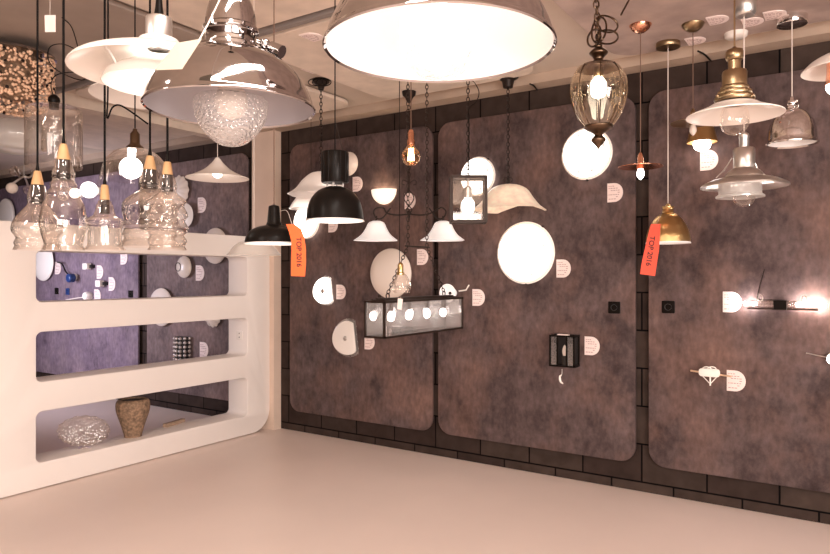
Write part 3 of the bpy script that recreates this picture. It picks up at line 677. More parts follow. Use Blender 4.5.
th.part('bulb', lp(468, t0, smooth([(3, 198), (6, 202), (6.5, 208), (4, 214), (0, 216)], 4), 24), M_glowc)

# ---- marbled glass shade
t0 = 4.88; u0 = 507
th = Thing('chain_pendant', 'wide marbled amber glass bell shade on long dark chain right of square lantern', 'pendant lamp', P(514, 211, t0))
p0 = P(508, 184, t0); tp = cz(p0)
th.part('chain', chain(BM(), [p0, (p0.x, p0.y, tp - .06)], .036, .003, .010), M_iron)
th.part('canopy', lathe(BM(), [(0, tp - .10), (.035, tp - .10), (.045, tp - .05), (.075, tp - .03), (.075, tp), (0, tp)], (p0.x, p0.y, 0), 28), M_iron)
hb = BM()
for dx in (-1, 1): tube(hb, [P(508 + dx * 2.2 + 2.2 * math.cos(a), 180 + 2.4 * math.sin(a), t0) for a in [2 * PI * k / 12 for k in range(13)]], .003, 6)
tube(hb, [P(508, 178, t0), P(508, 186, t0)], .008)
th.part('hook', hb, M_iron)
th.part('lamp_shade', lp(509, t0, smooth([(5, 184.5), (12, 186), (19, 190), (25, 198), (31, 205), (38, 210)], 4), 64, lambda i, a: (1 + 0.0022 * i * math.cos(4 * (a - 1.0)), 0)), M_marble)
th.part('bulb', sphere(BM(), P(509, 198, t0), .03), M_milk)

# ---- amber ribbed glass lantern
t0 = 2.75; u0 = 598.5
th = Thing('glass_lantern', 'egg shaped amber ribbed glass lantern with lit bulb on a tangled brass chain', 'pendant lamp', P(u0, 150, t0))
p0 = P(u0 - 2, 50, t0)
th.part('top_cap', lp(u0, t0, smooth([(1.5, 44), (4, 46), (4, 48), (8, 51), (9.5, 53.5), (6, 57), (5, 60), (9, 63), (17, 65), (22, 69)], 3), 40), M_dbrz)
th.part('glass_body', lp(u0, t0, smooth([(20, 67), (26, 76), (28.5, 87), (27.5, 100), (22, 115), (14, 126)], 6), 96, lambda i, a: (1 + 0.035 * abs(math.cos(4 * a)), 0)), M_smoke)
cc = P(u0, 276, t0); kk = K(u0, t0)
for k in range(8):
    a = 2 * PI * (k + .5) / 8; rb = BM(); tube(rb, [(cc.x + r * kk * math.cos(a), cc.y + r * kk * math.sin(a), z) for (r, z) in [(q[0], CH + (V0 - q[1]) * t0 / F) for q in smooth([(20.5, 67), (26, 76), (28.5, 87), (27.5, 100), (22, 115), (14, 126)], 4)]], .0022, 6)
    th.part('rib', rb, M_dbrz)
th.part('bottom_cup', lp(u0, t0, smooth([(14, 125), (15, 127), (12, 130), (8, 132), (4, 135), (7, 138.5), (7.2, 141), (3.5, 145), (1.2, 148), (0, 150)], 3), 40), M_dbrz)
th.part('socket', lp(u0, t0, [(0, 66), (5, 67), (5, 77), (0, 78)], 20), M_abrass)
th.part('bulb', lp(u0, t0, smooth([(4.5, 78), (7.8, 83), (8, 90), (6.5, 96), (0, 99)], 4), 24), M_glowc)
tp = cz(p0)
th.part('chain', chain(BM(), [P(u0, 46, t0), P(u0 - 1, 20, t0), P(u0 - 3, -5, t0), (P(u0 - 3, 0, t0).x, P(u0 - 3, 0, t0).y, tp - .02)], .036, .0034, .011), M_dbrz)
lb = BM()
for (cu_, cv_, ra, rb_, ph) in ((606, 24, 12, 8, .3), (607, 37, 11, 7, 0), (599, 30, 7, 13, .2), (594, 38, 6, 9, .4)):
    tube(lb, [P(cu_ + ra * math.cos(a) * math.cos(ph) - rb_ * math.sin(a) * math.sin(ph), cv_ + ra * math.cos(a) * math.sin(ph) + rb_ * math.sin(a) * math.cos(ph), t0 + .03 * math.sin(2 * a)) for a in [2 * PI * k / 24 for k in range(25)]], .0042, 6)
tube(lb, [P(621, 15, t0), P(630, -2, t0 + .05)], .004, 6)
th.part('power_cable', lb, M_dbrz)
th.part('canopy', lathe(BM(), [(0, tp - .03), (.03, tp - .03), (.055, tp), (0, tp)], (P(u0 - 3, 0, t0).x, P(u0 - 3, 0, t0).y, 0), 28), M_abrass)

# ---- copper disc pendants (a lit one and its unlit brass neighbour)
def disc_pendant(u0, v, t0, lit, mat, cmat, label, hwp):
    th = Thing('disc_pendant', label, 'pendant lamp', P(u0, v + 14, t0), 'flat disc pendants')
    cord_up(th, u0, t0, v - 12, .0028, M_bcord, .062, cmat, ch=.045)
    th.part('socket', lp(u0, t0, [(0, v - 14), (1.5, v - 13), (3, v - 9), (3.2, v - 2), (4, v), (4, v + 3), (0, v + 3)], 24), cmat)
    th.part('disc_shade', lp(u0, t0, smooth([(3, v - 2.6), (12, v - 1.4), (hwp * .9, v), (hwp, v + .6)], 3) + [(hwp, v + 1.2), (12, v - .2), (3, v - 1)], 56), mat)
    th.part('bulb', lp(u0, t0, smooth([(2.5, v + 3), (3.8, v + 7), (3, v + 11), (0, v + 14)], 3), 20), M_glowc if lit else M_milk)
disc_pendant(640.5, 166, tz(25, SZ), True, M_copper, M_copper, 'flat copper disc pendant with small lit candle bulb', 22.5)
disc_pendant(693, 122, tz(24, SZ), False, M_abrass, M_abrass, 'flat dark brass disc pendant with unlit bulb behind the brass pendant with white dish', 23)
# ---- brass dome pendant
t0 = tz(43, SZ); u0 = 668
th = Thing('brass_pendant', 'brushed brass dome pendant on a pale cord with a red orange ribbon', 'pendant lamp', P(u0, 244, t0))
cord_up(th, u0, t0, 206, .003, M_wcord, .072, M_abrass, ch=.03, style='flat')
th.part('neck', lp(u0, t0, [(0, 203), (1.5, 204), (3, 206), (6, 206.5), (6, 208), (5.2, 209), (6, 213), (7, 214)], 32), M_brass)
th.part('lamp_shade', lp(u0, t0, smooth([(6.5, 213), (12, 217), (18, 225), (21.5, 234), (22.5, 242)], 4) , 56), M_brass)
th.part('reflector_lining', lp(u0, t0, [(22.5, 242), (23, 243.5), (22.3, 243.5)] + smooth([(20.5, 234), (17, 226), (11, 219), (0, 216)], 3), 56), M_lining)
# ---- brass pendant with white dish shade
t0 = 2.6; u0 = 734.5
th = Thing('dish_pendant', 'antique brass pendant with wide white dish shade and clear glass bowl at upper right', 'pendant lamp', P(u0, 137, t0), 'maritime dish pendants')
def dish(th, u0, t0, s, dv, metal, hwd):
    Q = lambda L: [(r * s, v * s + dv) for r, v in L]
    th.part('cap', lp(u0, t0, Q([(0, 46), (2, 47), (4, 49), (8, 50), (9.2, 52), (9.2, 58), (8, 60), (6.5, 61), (6.5, 71), (0, 71)]), 40), metal)
    th.part('housing', lp(u0, t0, Q([(6.5, 70), (12, 71), (12.8, 73), (12.8, 86), (14.5, 87), (15, 89), (14.5, 90.5), (17.5, 91.5), (18, 94), (17.5, 95.5), (20.5, 97), (21, 99.5), (20, 101.5), (0, 102)]), 48), metal)
    th.part('dish_shade', lp(u0, t0, Q(smooth([(12, 102), (22, 103.5), (hwd * .6, 107.5), (hwd * .95, 114), (hwd, 115.2)], 4) + [(hwd, 116)] + smooth([(hwd * .93, 115.3), (hwd * .55, 109.3), (12, 105)], 3)), 72), M_enamel)
    th.part('glass_bowl', lp(u0, t0, Q(smooth([(10, 104), (13, 110), (15, 117), (14.5, 125), (10, 132), (0, 136)], 4)), 40), M_glass)
    for d in (-1, 1): th.part('thumb_screw', sphere(BM(), P(u0 + d * 17 * s, 96 * s + dv, t0 - .06), .007, seg=10), metal)
dish(th, u0, t0, 1.0, 0, M_abrass, 50)
cord_up(th, u0, t0, 47, .0035, M_abrass, .06, M_abrass)
# ---- aluminium pendant with dish and glass bowl
t0 = 3.2; u0 = 744
th = Thing('dish_pendant', 'brushed aluminium pendant with dish shade and glass bowl below the brass one', 'pendant lamp', P(u0, 207, t0), 'maritime dish pendants')
th.part('cap', lp(u0, t0, [(0, 131), (2, 132), (5, 134), (5.5, 137), (5, 139), (5, 149), (0, 149)], 32), M_alu)
th.part('housing', lp(u0, t0, [(5, 147), (10, 148), (11, 149.5), (11, 168), (13, 169), (16, 171), (19, 174), (20, 177), (0, 177)], 40), M_alu)
th.part('dish_shade', lp(u0, t0, smooth([(11, 176), (20, 177), (32, 179.5), (43, 184), (45, 186)], 4) + [(45, 187)] + smooth([(42, 185.5), (30, 181.5), (11, 179)], 3), 64), M_alu)
th.part('glass_cylinder', lp(u0 - 4, t0, [(20, 181), (22, 184), (22, 194), (25, 196), (25, 197.5), (20, 197)], 40), M_frost)
th.part('glass_bowl', lp(u0, t0, smooth([(10, 184), (12, 192), (11, 200), (7, 205), (0, 207)], 4), 32), M_glass)
kb = BM(); tube(kb, [P(u0 - 12, 158, t0 - .05), P(u0 - 20, 170, t0 - .05), P(u0 - 28, 178, t0 - .05)], .003); tube(kb, [P(u0 + 11, 163, t0 - .04), P(u0 + 14, 170, t0 - .04), P(u0 + 21, 175, t0 - .05)], .003)
th.part('carry_bracket', kb, M_alu)
cord_up(th, u0, t0, 132, .003, M_wcord, .05, M_alu)
th.part('cord_weight', lp(u0 + 1, t0, [(0, -1), (9, -1), (11.5, 1), (11.5, 13), (9, 16), (2, 17), (0, 17)], 32), M_alu)
# ---- chrome dome pendant at right
t0 = tz(17, SZ); u0 = 792
th = Thing('chrome_dome_pendant', 'small polished chrome dome pendant on white cord at upper right', 'pendant lamp', P(u0, 143, t0))
cord_up(th, u0, t0, 99, .003, M_wcord, .078, M_bchrome, ch=.045, style='flat')
th.part('neck', lp(u0, t0, [(0, 96), (2, 97), (2.5, 100), (5, 101), (5.5, 104), (4.5, 106), (7, 109), (0, 109)], 32), M_bchrome)
for du, dv_ in ((5, 101), (6, 106)): th.part('thumb_screw', sphere(BM(), P(u0 + du, dv_, t0 - .03), .009, seg=10), M_bchrome)
th.part('lamp_shade', lp(u0, t0, smooth([(5, 108), (14, 112), (21, 120), (24.5, 130), (25.5, 141)], 5) + [(27.5, 143), (27, 144.5), (25.5, 143)], 64), M_bchrome)
th.part('reflector_lining', lp(u0, t0, smooth([(25, 143), (23.5, 131), (20, 121.5), (13, 114), (0, 111)], 4), 56), M_lining)
# ---- white dish pendant cut by right edge
t0 = 2.7; u0 = 846
th = Thing('white_dish_pendant', 'white dish pendant with copper neck cut off by the right edge', 'pendant lamp', P(u0, 90, t0))
th.part('dish_shade', lp(u0, t0, smooth([(4, 50), (20, 53), (36, 60), (47, 69)], 4) + [(47, 70)] + smooth([(35, 63), (18, 57), (4, 54)], 3), 64), M_enamel)
th.part('collar', lp(u0, t0, [(0, 62), (20, 62), (20, 72), (22, 84), (0, 84)], 32), M_copper)
th.part('bulb', lp(u0, t0, smooth([(18, 82), (21, 86), (16, 92), (0, 95)], 3), 32), M_glowc)
cord_up(th, u0, t0, 51, .003, M_wcord)

# ---- ceiling disc and stub cables at wall top
p = P(736, 33, tz(33, SZ)); p.z = SZ
solo('smoke_detector', lathe(BM(), [(0, -.03), (.05, -.03), (.062, -.022), (.065, 0), (0, 0)], p, 32), M_enamel, 'round white smoke detector on the ceiling between the hanging canopies', 'smoke detector', p)
for (ua, va, ub, vb, lab) in ((698, 48, 711, 61, 'short black cable stub at wall top left of the brass dish pendant'), (530, 84, 537, 90, 'short black cable stub at wall top behind the marbled shade chain')):
    a = P(ua, va, tw(ub, 4.56) - .08); b = P(ub, vb, tw(ub, 4.67))
    a.z = min(a.z, 2.89)
    solo('cable_stub', tube(BM(), curve([a, (a + b) / 2 + Vector((0, 0, .01)), b], 4), .006), M_black, lab, 'cable', a)

# ------------------------------------------------------------------ things on the display wall
PY = 4.650
def at(u, v, Y=PY): return PW(u, v, Y)
def m_per_v(u, Y=PY): return tw(u, Y) / F
def disc_light(u, v, hh, mat, label, clips=True, rim=True, prof=None, group='round wall lights'):
    c = at(u, v); r = hh * m_per_v(u)
    th = Thing('disc_wall_light', label, 'wall light', c, group)
    th.part('back_plate', lathe(BM(), [(0, .0), (r * .6, 0), (r * .6, .035), (0, .035)], c, 32, WALL), M_enamel)
    pf = [(r, .035), (r * .985, .045)] + smooth([(r * .95, .05), (r * .7, .075), (r * .4, .088), (0, .094)], 3)
    if mat is M_glow:
        d = th.part('diffuser', lathe(BM(), [(0, .03), (r * .9, .03), (r * .9, .058)] + smooth([(r * .86, .064), (r * .7, .078), (r * .4, .09), (0, .096)], 3), c, 56, WALL), mat)
        th.part('glass_rim', lathe(BM(), [(r * .9, .03), (r * .99, .034), (r, .040), (r * .97, .048), (r * .91, .057)], c, 56, WALL), M_rim)
        if clips:
            for a in (.3, .75, 1.9, 2.5, 3.5, 4.4, 5.1, 5.8):
                q = c + Vector((math.cos(a) * r * .74, -.078, math.sin(a) * r * .74)); th.part('glass_fleck', sphere(BM(), q, .011, 1, .4, 1.0 + .5 * math.sin(5 * a), 10), M_spot, d)
    else: d = th.part('diffuser', lathe(BM(), [(0, .03), (r * .96, .03)] + pf, c, 56, WALL), mat)
    if clips:
        for a in (-1.9, .6, 2.6): 
            cb_ = BM()
            q = c + Vector((math.cos(a + .35) * r, -.035, math.sin(a + .35) * r)); sphere(cb_, q, .011, seg=8); th.part('clip', cb_, M_iron, d)
    return th
disc_light(588.5, 154.5, 26, M_glow, 'lit round wall light with dark clips behind the amber glass lantern')
disc_light(527.5, 253, 31, M_glow, 'largest lit round wall light, below the marbled bell shade')
disc_light(480, 177, 19.5, M_glow, 'lit round wall light behind the square glass lantern')
disc_light(309.5, 222, 17, M_glow, 'lit round wall light half behind the large black dome pendant', False)
disc_light(393, 273.5, 25, M_milk, 'large unlit cream round wall light behind the clear glass pendant', False)
disc_light(351, 164.5, 12, M_milk, 'small unlit cream round wall light behind the black cylinder housing', False)
# half moon uplight
c = at(385, 190); k = m_per_v(385)
th = Thing('half_moon_uplight', 'lit white half moon uplight on the panel left of the chandelier', 'wall light', c)
bm = BM(); n = 24; rings = []
for i in range(9):
    ph = i / 8 * PI / 2; ring = []
    for j in range(n + 1):
        a = PI + PI * j / n; rr = .105 * math.cos(ph * .98)
        ring.append(bm.verts.new(c + Vector((math.cos(a) * rr * 1.05, -.11 * math.sin(ph) ** 1 * math.sin(-a) ** .5 if 0 < j < n else 0, math.sin(a) * rr * 1.15))))
    rings.append(ring)
bm.free()
bm = BM(); top = []; 
rows = []
for i in range(11):
    th_ = i / 10 * PI / 2        # 0 top rim .. bottom
    row = []
    for j in range(n + 1):
        a = PI * j / n
        row.append(bm.verts.new(c + Vector((math.cos(a) * .125 * math.cos(th_), -math.sin(a) * .10 * math.cos(th_) - .004, -.125 * math.sin(th_)))))
    rows.append(row)
for A, B in zip(rows, rows[1:]):
    for j in range(n): bm.faces.new((A[j], A[j + 1], B[j + 1], B[j]))
bmesh.ops.remove_doubles(bm, verts=bm.verts, dist=1e-4)
th.part('glass_bowl', bm, pm('lit uplight glass', (.9, .85, .8), .3, emis=(1, .85, .68), es=0.75))
th.part('bulb', sphere(BM(), c + Vector((0, -.05, -.025)), .025), pm('warm strong bulb', (.9, .8, .6), .3, emis=(1, .75, .5), es=60))
# pair of freeform white shell lights
def shell_light(u, v, hw, hh, lit, label):
    c = at(u, v); k = m_per_v(u); R = hh * k
    th = Thing('shell_wall_light', label, 'wall light', c, 'white shell wall lights')
    def sh(s): 
        out = []
        for j in range(40):
            a = 2 * PI * j / 40; x = math.cos(a); y = math.sin(a)
            x = min(x, .62 + .12 * y); out.append((x * R * s * 1.05, y * R * s * (1 + .12 * x)))
        return out
    g = slab(sh(1.12), [], .006, .001); xf(g, Matrix.Translation(c + Vector((0, -.012, 0))) @ Matrix.Rotation(-.25, 4, 'Y') @ Matrix.Rotation(PI / 2, 4, 'X')); th.part('glass_plate', g, M_pane)
    g = slab(sh(.95), [], .02, .006); xf(g, Matrix.Translation(c + Vector((0, -.035, 0))) @ Matrix.Rotation(-.25, 4, 'Y') @ Matrix.Rotation(PI / 2, 4, 'X')); th.part('diffuser', g, M_glow if lit else M_enamel)
    th.part('center_knob', lathe(BM(), [(.02, .045), (.022, .05), (.012, .056), (0, .057)], c, 20, WALL), M_alu)
    th.part('wall_bracket', lathe(BM(), [(0, 0), (.03, 0), (.03, .026), (0, .026)], c, 20, WALL), M_enamel)
shell_light(326, 291, 10, 13, True, 'lit white shell shaped wall light with metal centre, upper of two')
shell_light(348.5, 338, 12, 17, False, 'unlit white shell shaped wall light with metal centre, lower of two')
# brass dome wall light
c = at(706, 130)
th = Thing('brass_wall_light', 'lit brass dome wall light glowing beside the card left of the aluminium pendant', 'wall light', c)
uu, tt = 702, tw(702, PY) - .13
th.part('lamp_shade', lp(uu, tt, smooth([(3, 122), (7, 124), (12, 128), (14, 136), (16, 142)], 3) + [(15.5, 142.5)], 40), M_brass)
th.part('bulb', lp(uu, tt, smooth([(7, 139), (9, 144), (7, 149), (0, 152)], 3), 28), M_glows)
b_ = BM(); tube(b_, curve([at(702, 128, PY), at(702, 120, PY - .05), P(uu, 118, tt), P(uu, 123, tt)], 5), .007); lathe(b_, [(0, 0), (.035, 0), (.03, .02), (0, .02)], at(702, 128), 24, WALL)
th.part('wall_arm', b_, M_brass)
# twin tube wall light
c = at(782, 305, 4.6)
xa, xb = at(742, 300, 4.6).x, at(822, 300, 4.6).x; zc = c.z
th = Thing('twin_wall_light', 'horizontal twin tube wall light with bright ends on the right display panel', 'wall light', c)
th.part('base_bar', box(BM(), (xa + .03, 4.60, zc - .03), (xb - .02, 4.615, zc - .018)), M_chrome)
th.part('black_block', box(BM(), (c.x - .045, 4.585, zc - .028), (c.x + .025, PY, zc + .028)), M_black)
for sgn, x0_, x1_ in ((-1, xa + .03, c.x - .045), (1, c.x + .025, xb - .0)):
    tb = BM(); tube(tb, [(x0_, 4.60, zc + .005), (x1_, 4.60, zc + .005)], .020, 18); g_ = th.part('glass_tube', tb, M_glassr)
    tb = BM(); xs = x0_ - .02 if sgn < 0 else x0_ + .05; xe = x0_ + .05 if sgn < 0 else x1_ + .02
    tube(tb, [(xs, 4.60, zc + .005), (xe, 4.60, zc + .005)], .012, 12); th.part('bulb', tb, pm('lit tube lamp' + str(sgn), (.9, .85, .85), .3, emis=(1, .90, .88), es=130), g_)
    tb = BM(); xm_ = (x0_ + x1_) / 2; tube(tb, [Vector((xm_, 4.60, zc + .04)) + Vector((.014 * math.cos(a), 0, .02 * math.sin(a))) for a in [2 * PI * k / 12 for k in range(13)]], .003, 6); th.part('wire_clip', tb, M_alu)
tb = BM(); tube(tb, curve([(c.x - .05, 4.60, zc + .03), (xa + .09, 4.61, zc + .032), (xa + .085, 4.64, zc + .07), (xa + .12, PY - .003, zc + .22)], 5), .003, 6); th.part('power_cable', tb, M_iron)
# lit spot at right edge
c = at(833, 358)
th = Thing('spot_wall_light', 'small bright wall light cut off by the right edge with a thin arm', 'wall light', c)
th.part('bulb', sphere(BM(), c + Vector((0, -.07, 0)), .03), M_glows)
th.part('arm', tube(BM(), [at(806, 353, PY - .03), c + Vector((0, -.03, .0))], .003), M_alu)
th.part('wall_plate', lathe(BM(), [(0, 0), (.035, 0), (.03, .04), (0, .04)], c, 24, WALL), M_alu)
# white branching fixture
c = at(709.5, 373, 4.6); c.y = PY
th = Thing('cross_wall_light', 'small white wall light with horizontal rod and wire struts, lower right panel', 'wall light', c)
zc = c.z; x = c.x
th.part('body', xf(slab(rrect(-.058, -.018, .056, .022, .014), [], .03, .006), Matrix.Translation((x, PY - .05, zc)) @ Matrix.Rotation(PI / 2, 4, 'X')), M_enamel)
tb = BM(); tube(tb, [(x - .115, PY - .05, zc + .006), (x + .13, PY - .05, zc - .012)], .006); th.part('rod', tb, pm('pale brass rod', (.75, .55, .38), .3, .8))
tb = BM()
for s_ in (-1, 1): tube(tb, [(x + s_ * .048, PY - .05, zc - .016), (x + .004, PY - .05, zc - .07)], .003)
tube(tb, [(x + .004, PY - .05, zc - .02), (x + .004, PY - .05, zc - .08)], .005)
for s_ in (-1, 1): tube(tb, [Vector((x + s_ * .014, PY - .05, zc + .024)) + Vector((.026 * math.cos(a), .012 * s_ * math.sin(a), .016 * math.sin(a))) for a in [2 * PI * k / 12 for k in range(13)]], .004, 6)
tube(tb, [(x, PY - .045, zc), (x, PY, zc)], .02, 12)
th.part('wire_struts', tb, M_enamel)
# black box wall lantern
c = at(566, 350); k = m_per_v(566); zt = at(566, 335).z; zb = at(566, 364.5).z
xa, xb = at(555.5, 350).x, at(579, 350).x
th = Thing('box_wall_lantern', 'black open box wall lantern with glass sides and a curved pull on the middle panel', 'wall light', c)
y0_, y1_ = PY - .10, PY - .006
fb = BM(); fw = .012
for x in (xa, xb):
    for y in (y0_, y1_): box(fb, (x - fw / 2, y - fw / 2, zb), (x + fw / 2, y + fw / 2, zt))
for z in (zb, zt):
    for y in (y0_, y1_): box(fb, (xa - fw / 2, y - fw / 2, z - fw / 2), (xb + fw / 2, y + fw / 2, z + fw / 2))
    for x in (xa, xb): box(fb, (x - fw / 2, y0_, z - fw / 2), (x + fw / 2, y1_, z + fw / 2))
xm_ = (xa + xb) / 2
for dx in (-.035, .035): box(fb, (xm_ + dx - .006, y0_ - .004, zb), (xm_ + dx + .006, y0_ + .004, zt))
fr = th.part('frame', fb, M_black)
th.part('back_plate', box(BM(), (xa, y1_ - .004, zb), (xb, PY, zt)), M_sock)
for xa_, xb_ in ((xa + .006, xm_ - .04), (xm_ + .04, xb - .006)): th.part('glass_pane', box(BM(), (xa_, y0_ - .001, zb + .006), (xb_, y0_ + .001, zt - .006)), M_pane, fr)
th.part('socket', lathe(BM(), [(0, zb), (.02, zb), (.02, zb + .06), (.012, zb + .07), (0, zb + .07)], (xm_, PY - .05, 0), 20), M_dark)
th.part('candle_bulb', lathe(BM(), smooth([(.012, zb + .07), (.018, zb + .10), (.012, zb + .13), (0, zb + .15)], 3), (xm_, PY - .05, 0), 16), M_milk)
th.part('pull_tab', tube(BM(), curve([(xm_, y0_, zb - .02), (xm_ - .002, y0_, zb - .06), (xm_ - .016, y0_, zb - .075), (xm_ - .012, y0_, zb - .11), (xm_ + .008, y0_, zb - .125)], 5), [.0015] * 6 + [.004 + .004 * math.sin(k / 14 * PI) for k in range(15)]), M_enamel)
th.part('top_label', box(BM(), (xm_ - .035, y0_ - .002, zt + .004), (xm_ + .045, y0_ + .03, zt + .012)), M_card)
# small wall light with cone shades right of the long lantern
c = at(455, 293)
th = Thing('cone_wall_light', 'lit white cone wall light behind the right end of the long lantern', 'wall light', c)
th.part('cone_shade', lathe(BM(), [(0, .02), (.03, .02), (.075, .12), (.07, .125), (0, .10)], c, 28, WALL), M_alabL)
th.part('wall_arm', tube(BM(), [at(459, 291, PY), at(466, 290, PY - .03), at(469, 285, PY - .03)], .006), M_enamel)
# sockets
def wall_socket(u, v, label, mat=M_black):
    c = at(u, v); th = Thing('wall_socket', label, 'wall socket', c, 'black wall sockets')
    g = slab(rrect(-.04, -.04, .04, .04, .005), [], .010, .0015); xf(g, Matrix.Translation(c + Vector((0, -.005, 0))) @ Matrix.Rotation(PI / 2, 4, 'X')); th.part('face_plate', g, mat)
    th.part('socket_ring', lathe(BM(), [(.022, .010), (.024, .013), (.020, .012), (.018, .006), (0, .005)], c, 20, WALL), M_sock)
wall_socket(614.5, 307.5, 'black square wall socket near right edge of the middle panel')
wall_socket(668.5, 307, 'black square wall socket near left edge of the right panel')
wall_socket(131, 294, 'dark wall socket at right edge of the far left panel, seen through divider')
wall_socket(57, 291, 'left black wall socket of a pair seen through the divider top opening')
wall_socket(68, 291.5, 'right navy wall socket of a pair seen through the divider top opening', M_navy)

# product cards (D shaped)
def dcard():
    o = [(-.055, -.07), (-.005, -.07)] + [(-.005 + .062 * math.cos(a), .07 * math.sin(a)) for a in [-PI / 2 + PI * k / 16 for k in range(1, 16)]] + [(-.005, .07), (-.055, .07)]
    g = slab(o, [], .006, .001); return xf(g, Matrix.Rotation(PI / 2, 4, 'X'))
def dprint():
    bm = BM(); rnd = random.Random(3)
    for r_ in range(7):
        z = .048 - r_ * .016; x = -.046
        while x < (.03 if abs(z) < .045 else .005):
            w_ = rnd.uniform(.006, .016)
            if rnd.random() < .72: box(bm, (x, -.0038, z - .0028), (x + w_, -.0028, z + .0028))
            x += w_ + .005
    return bm
card0 = None
CG = 'half round product cards'
def place_card(u, v, label, Y=PY, s=1.0, rotm=None, pos=None):
    global card0
    p = pos if pos is not None else at(u, v, Y - .004)
    if card0 is None:
        r_ = bpy.data.objects.new('product_card', None); C.objects.link(r_)
        a = obj('card', dcard(), M_card, r_); b = obj('printed_lines', dprint(), M_print, a); card0 = (r_, a, b); root = r_
    else:
        root = card0[0].copy(); C.objects.link(root)
        a = card0[1].copy(); C.objects.link(a); a.parent = root; b = card0[2].copy(); C.objects.link(b); b.parent = a
    root.location = p; root.scale = (s * .96, 1, s * .93); root['label'] = label; root['category'] = 'price card'; root['group'] = CG
    root.rotation_euler = rotm if rotm else (0, 0, 0)
for u, v, lab in ((592, 346, 'white half round card just right of the black box wall lantern'), (563.5, 268.5, 'white half round card just right of the largest lit round light'),
                  (615, 192.5, 'white half round card below right of the lit disc behind amber lantern'), (478.5, 297.5, 'white half round card to the right of the long lantern end'),
                  (422.5, 257, 'white half round card just above the long lantern'), (341, 292, 'white half round card beside the lit shell wall light'),
                  (357.5, 184, 'white half round card right of the black cylinder housing'), (333, 225, 'white half round card peeking out below the large black dome pendant'),
                  (369.5, 342, 'white half round card below the left end of the long lantern'), (736, 381, 'white half round card beside the white rod wall light'),
                  (732, 302, 'white half round card at left end of the twin tube light'), (709, 160, 'white half round card lit up below the brass dome wall light'),
                  (410, 201, 'white half round card behind the iron chandelier stem')):
    place_card(u, v, lab)
for u, v, lab in ((202, 205, 'white half round card above the divider below the witch hat pendant'), (200, 273, 'white half round card right of the ringed disc light seen through divider'),
                  (204, 350, 'white half round card beside the crystal wall light seen through divider'), (58, 268, 'white half round card under the cable lamp at far left panel'),
                  (100, 272, 'white half round card in middle of far left panel, upper'), (112, 284, 'white half round card right of the small chrome spot on far left panel'),
                  (97.5, 296, 'white half round card above the second shelf of the divider'), (124, 257.5, 'white half round card at top right of the far left panel')):
    place_card(u, v, lab, s=1.25)
for u, v, lab in ((718, 19, 'product card lying flat on the ceiling left of the brass pendant cord'), (753, 21, 'product card lying flat on the ceiling behind the aluminium cord'),
                  (775, 14, 'product card lying flat on the ceiling left of the chrome canopy'), (696, 40, 'product card lying flat on the ceiling right of the brass canopy'),
                  (313, 36, 'pale card lying flat on the ceiling left of the big lit pendant'), (312, 75, 'pale card lying flat on the ceiling above the chain canopy')):
    q = P(u, v, tz(v, SZ)); q.z = cz(q) - .004
    place_card(u, v, lab, pos=q, s=1.0, rotm=(-PI / 2, 0, 0) if False else (PI / 2 * 1.0, 0, 0))

# ------------------------------------------------------------------ the far left display wall, seen over and through the divider
th = disc_light(187, 267, 11, M_milk, 'cream round wall light with dark ring seen through the divider', False)
c = at(187, 267); th.part('ring_trim', tube(BM(), [c + Vector((-.03 + .045 * math.cos(a), -.093, .045 * math.sin(a))) for a in [2 * PI * k / 24 for k in range(25)]], .004, 6), M_iron)
disc_light(164, 307, 19, M_milk, 'large cream round wall light behind the middle bar of the divider', False)
disc_light(218, 246, 18, M_milk, 'cream round wall light behind the top bar of the divider', False)
disc_light(46, 262, 19, M_enamel, 'white round wall light at the far left behind the divider', False)
def scallop(u, v, hh, label):
    c = at(u, v); r = hh * m_per_v(u); th = Thing('scalloped_wall_light', label, 'wall light', c, 'scalloped wall lights')
    wv = lambda i, a: (1 + .05 * math.cos(12 * a), 0)
    th.part('diffuser', lathe(BM(), [(0, .02), (r * .97, .02), (r, .03), (r * .8, .06), (r * .4, .08), (0, .085)], c, 96, WALL, wv), M_milk)
    th.part('back_plate', lathe(BM(), [(0, 0), (r * .5, 0), (r * .5, .02), (0, .02)], c, 24, WALL), M_enamel)
scallop(181, 191, 15, 'scalloped cream wall light behind the beehive glass pendant')
scallop(215, 316, 11, 'scalloped cream wall light peeking out under the middle bar of the divider')
# crystal lamp
c = at(185, 350); th = Thing('crystal_wall_light', 'sparkling faceted crystal wall light seen through the middle opening of the divider', 'wall light', c)
b1 = BM()
for k in range(7):
    for j in range(6):
        a = PI * (k + .5) / 7; q = c + Vector((math.cos(a) * .11, -math.sin(a) * .11, (j - 2.5) * .045 + .02))
        g = bmesh.ops.create_icosphere(b1, subdivisions=1, radius=.021)['verts']
        for vv in g: vv.co += q
o = th.part('crystals', b1, M_cryst); th.part('frame', lathe(BM(), [(.0, -.13), (.085, -.13), (.085, .15), (0, .15)], c + Vector((0, -.02, 0)), 20), M_sock)
th.part('wall_plate', box(BM(), c + Vector((-.06, -.03, -.08)), c + Vector((.06, 0, .10))), M_chrome)
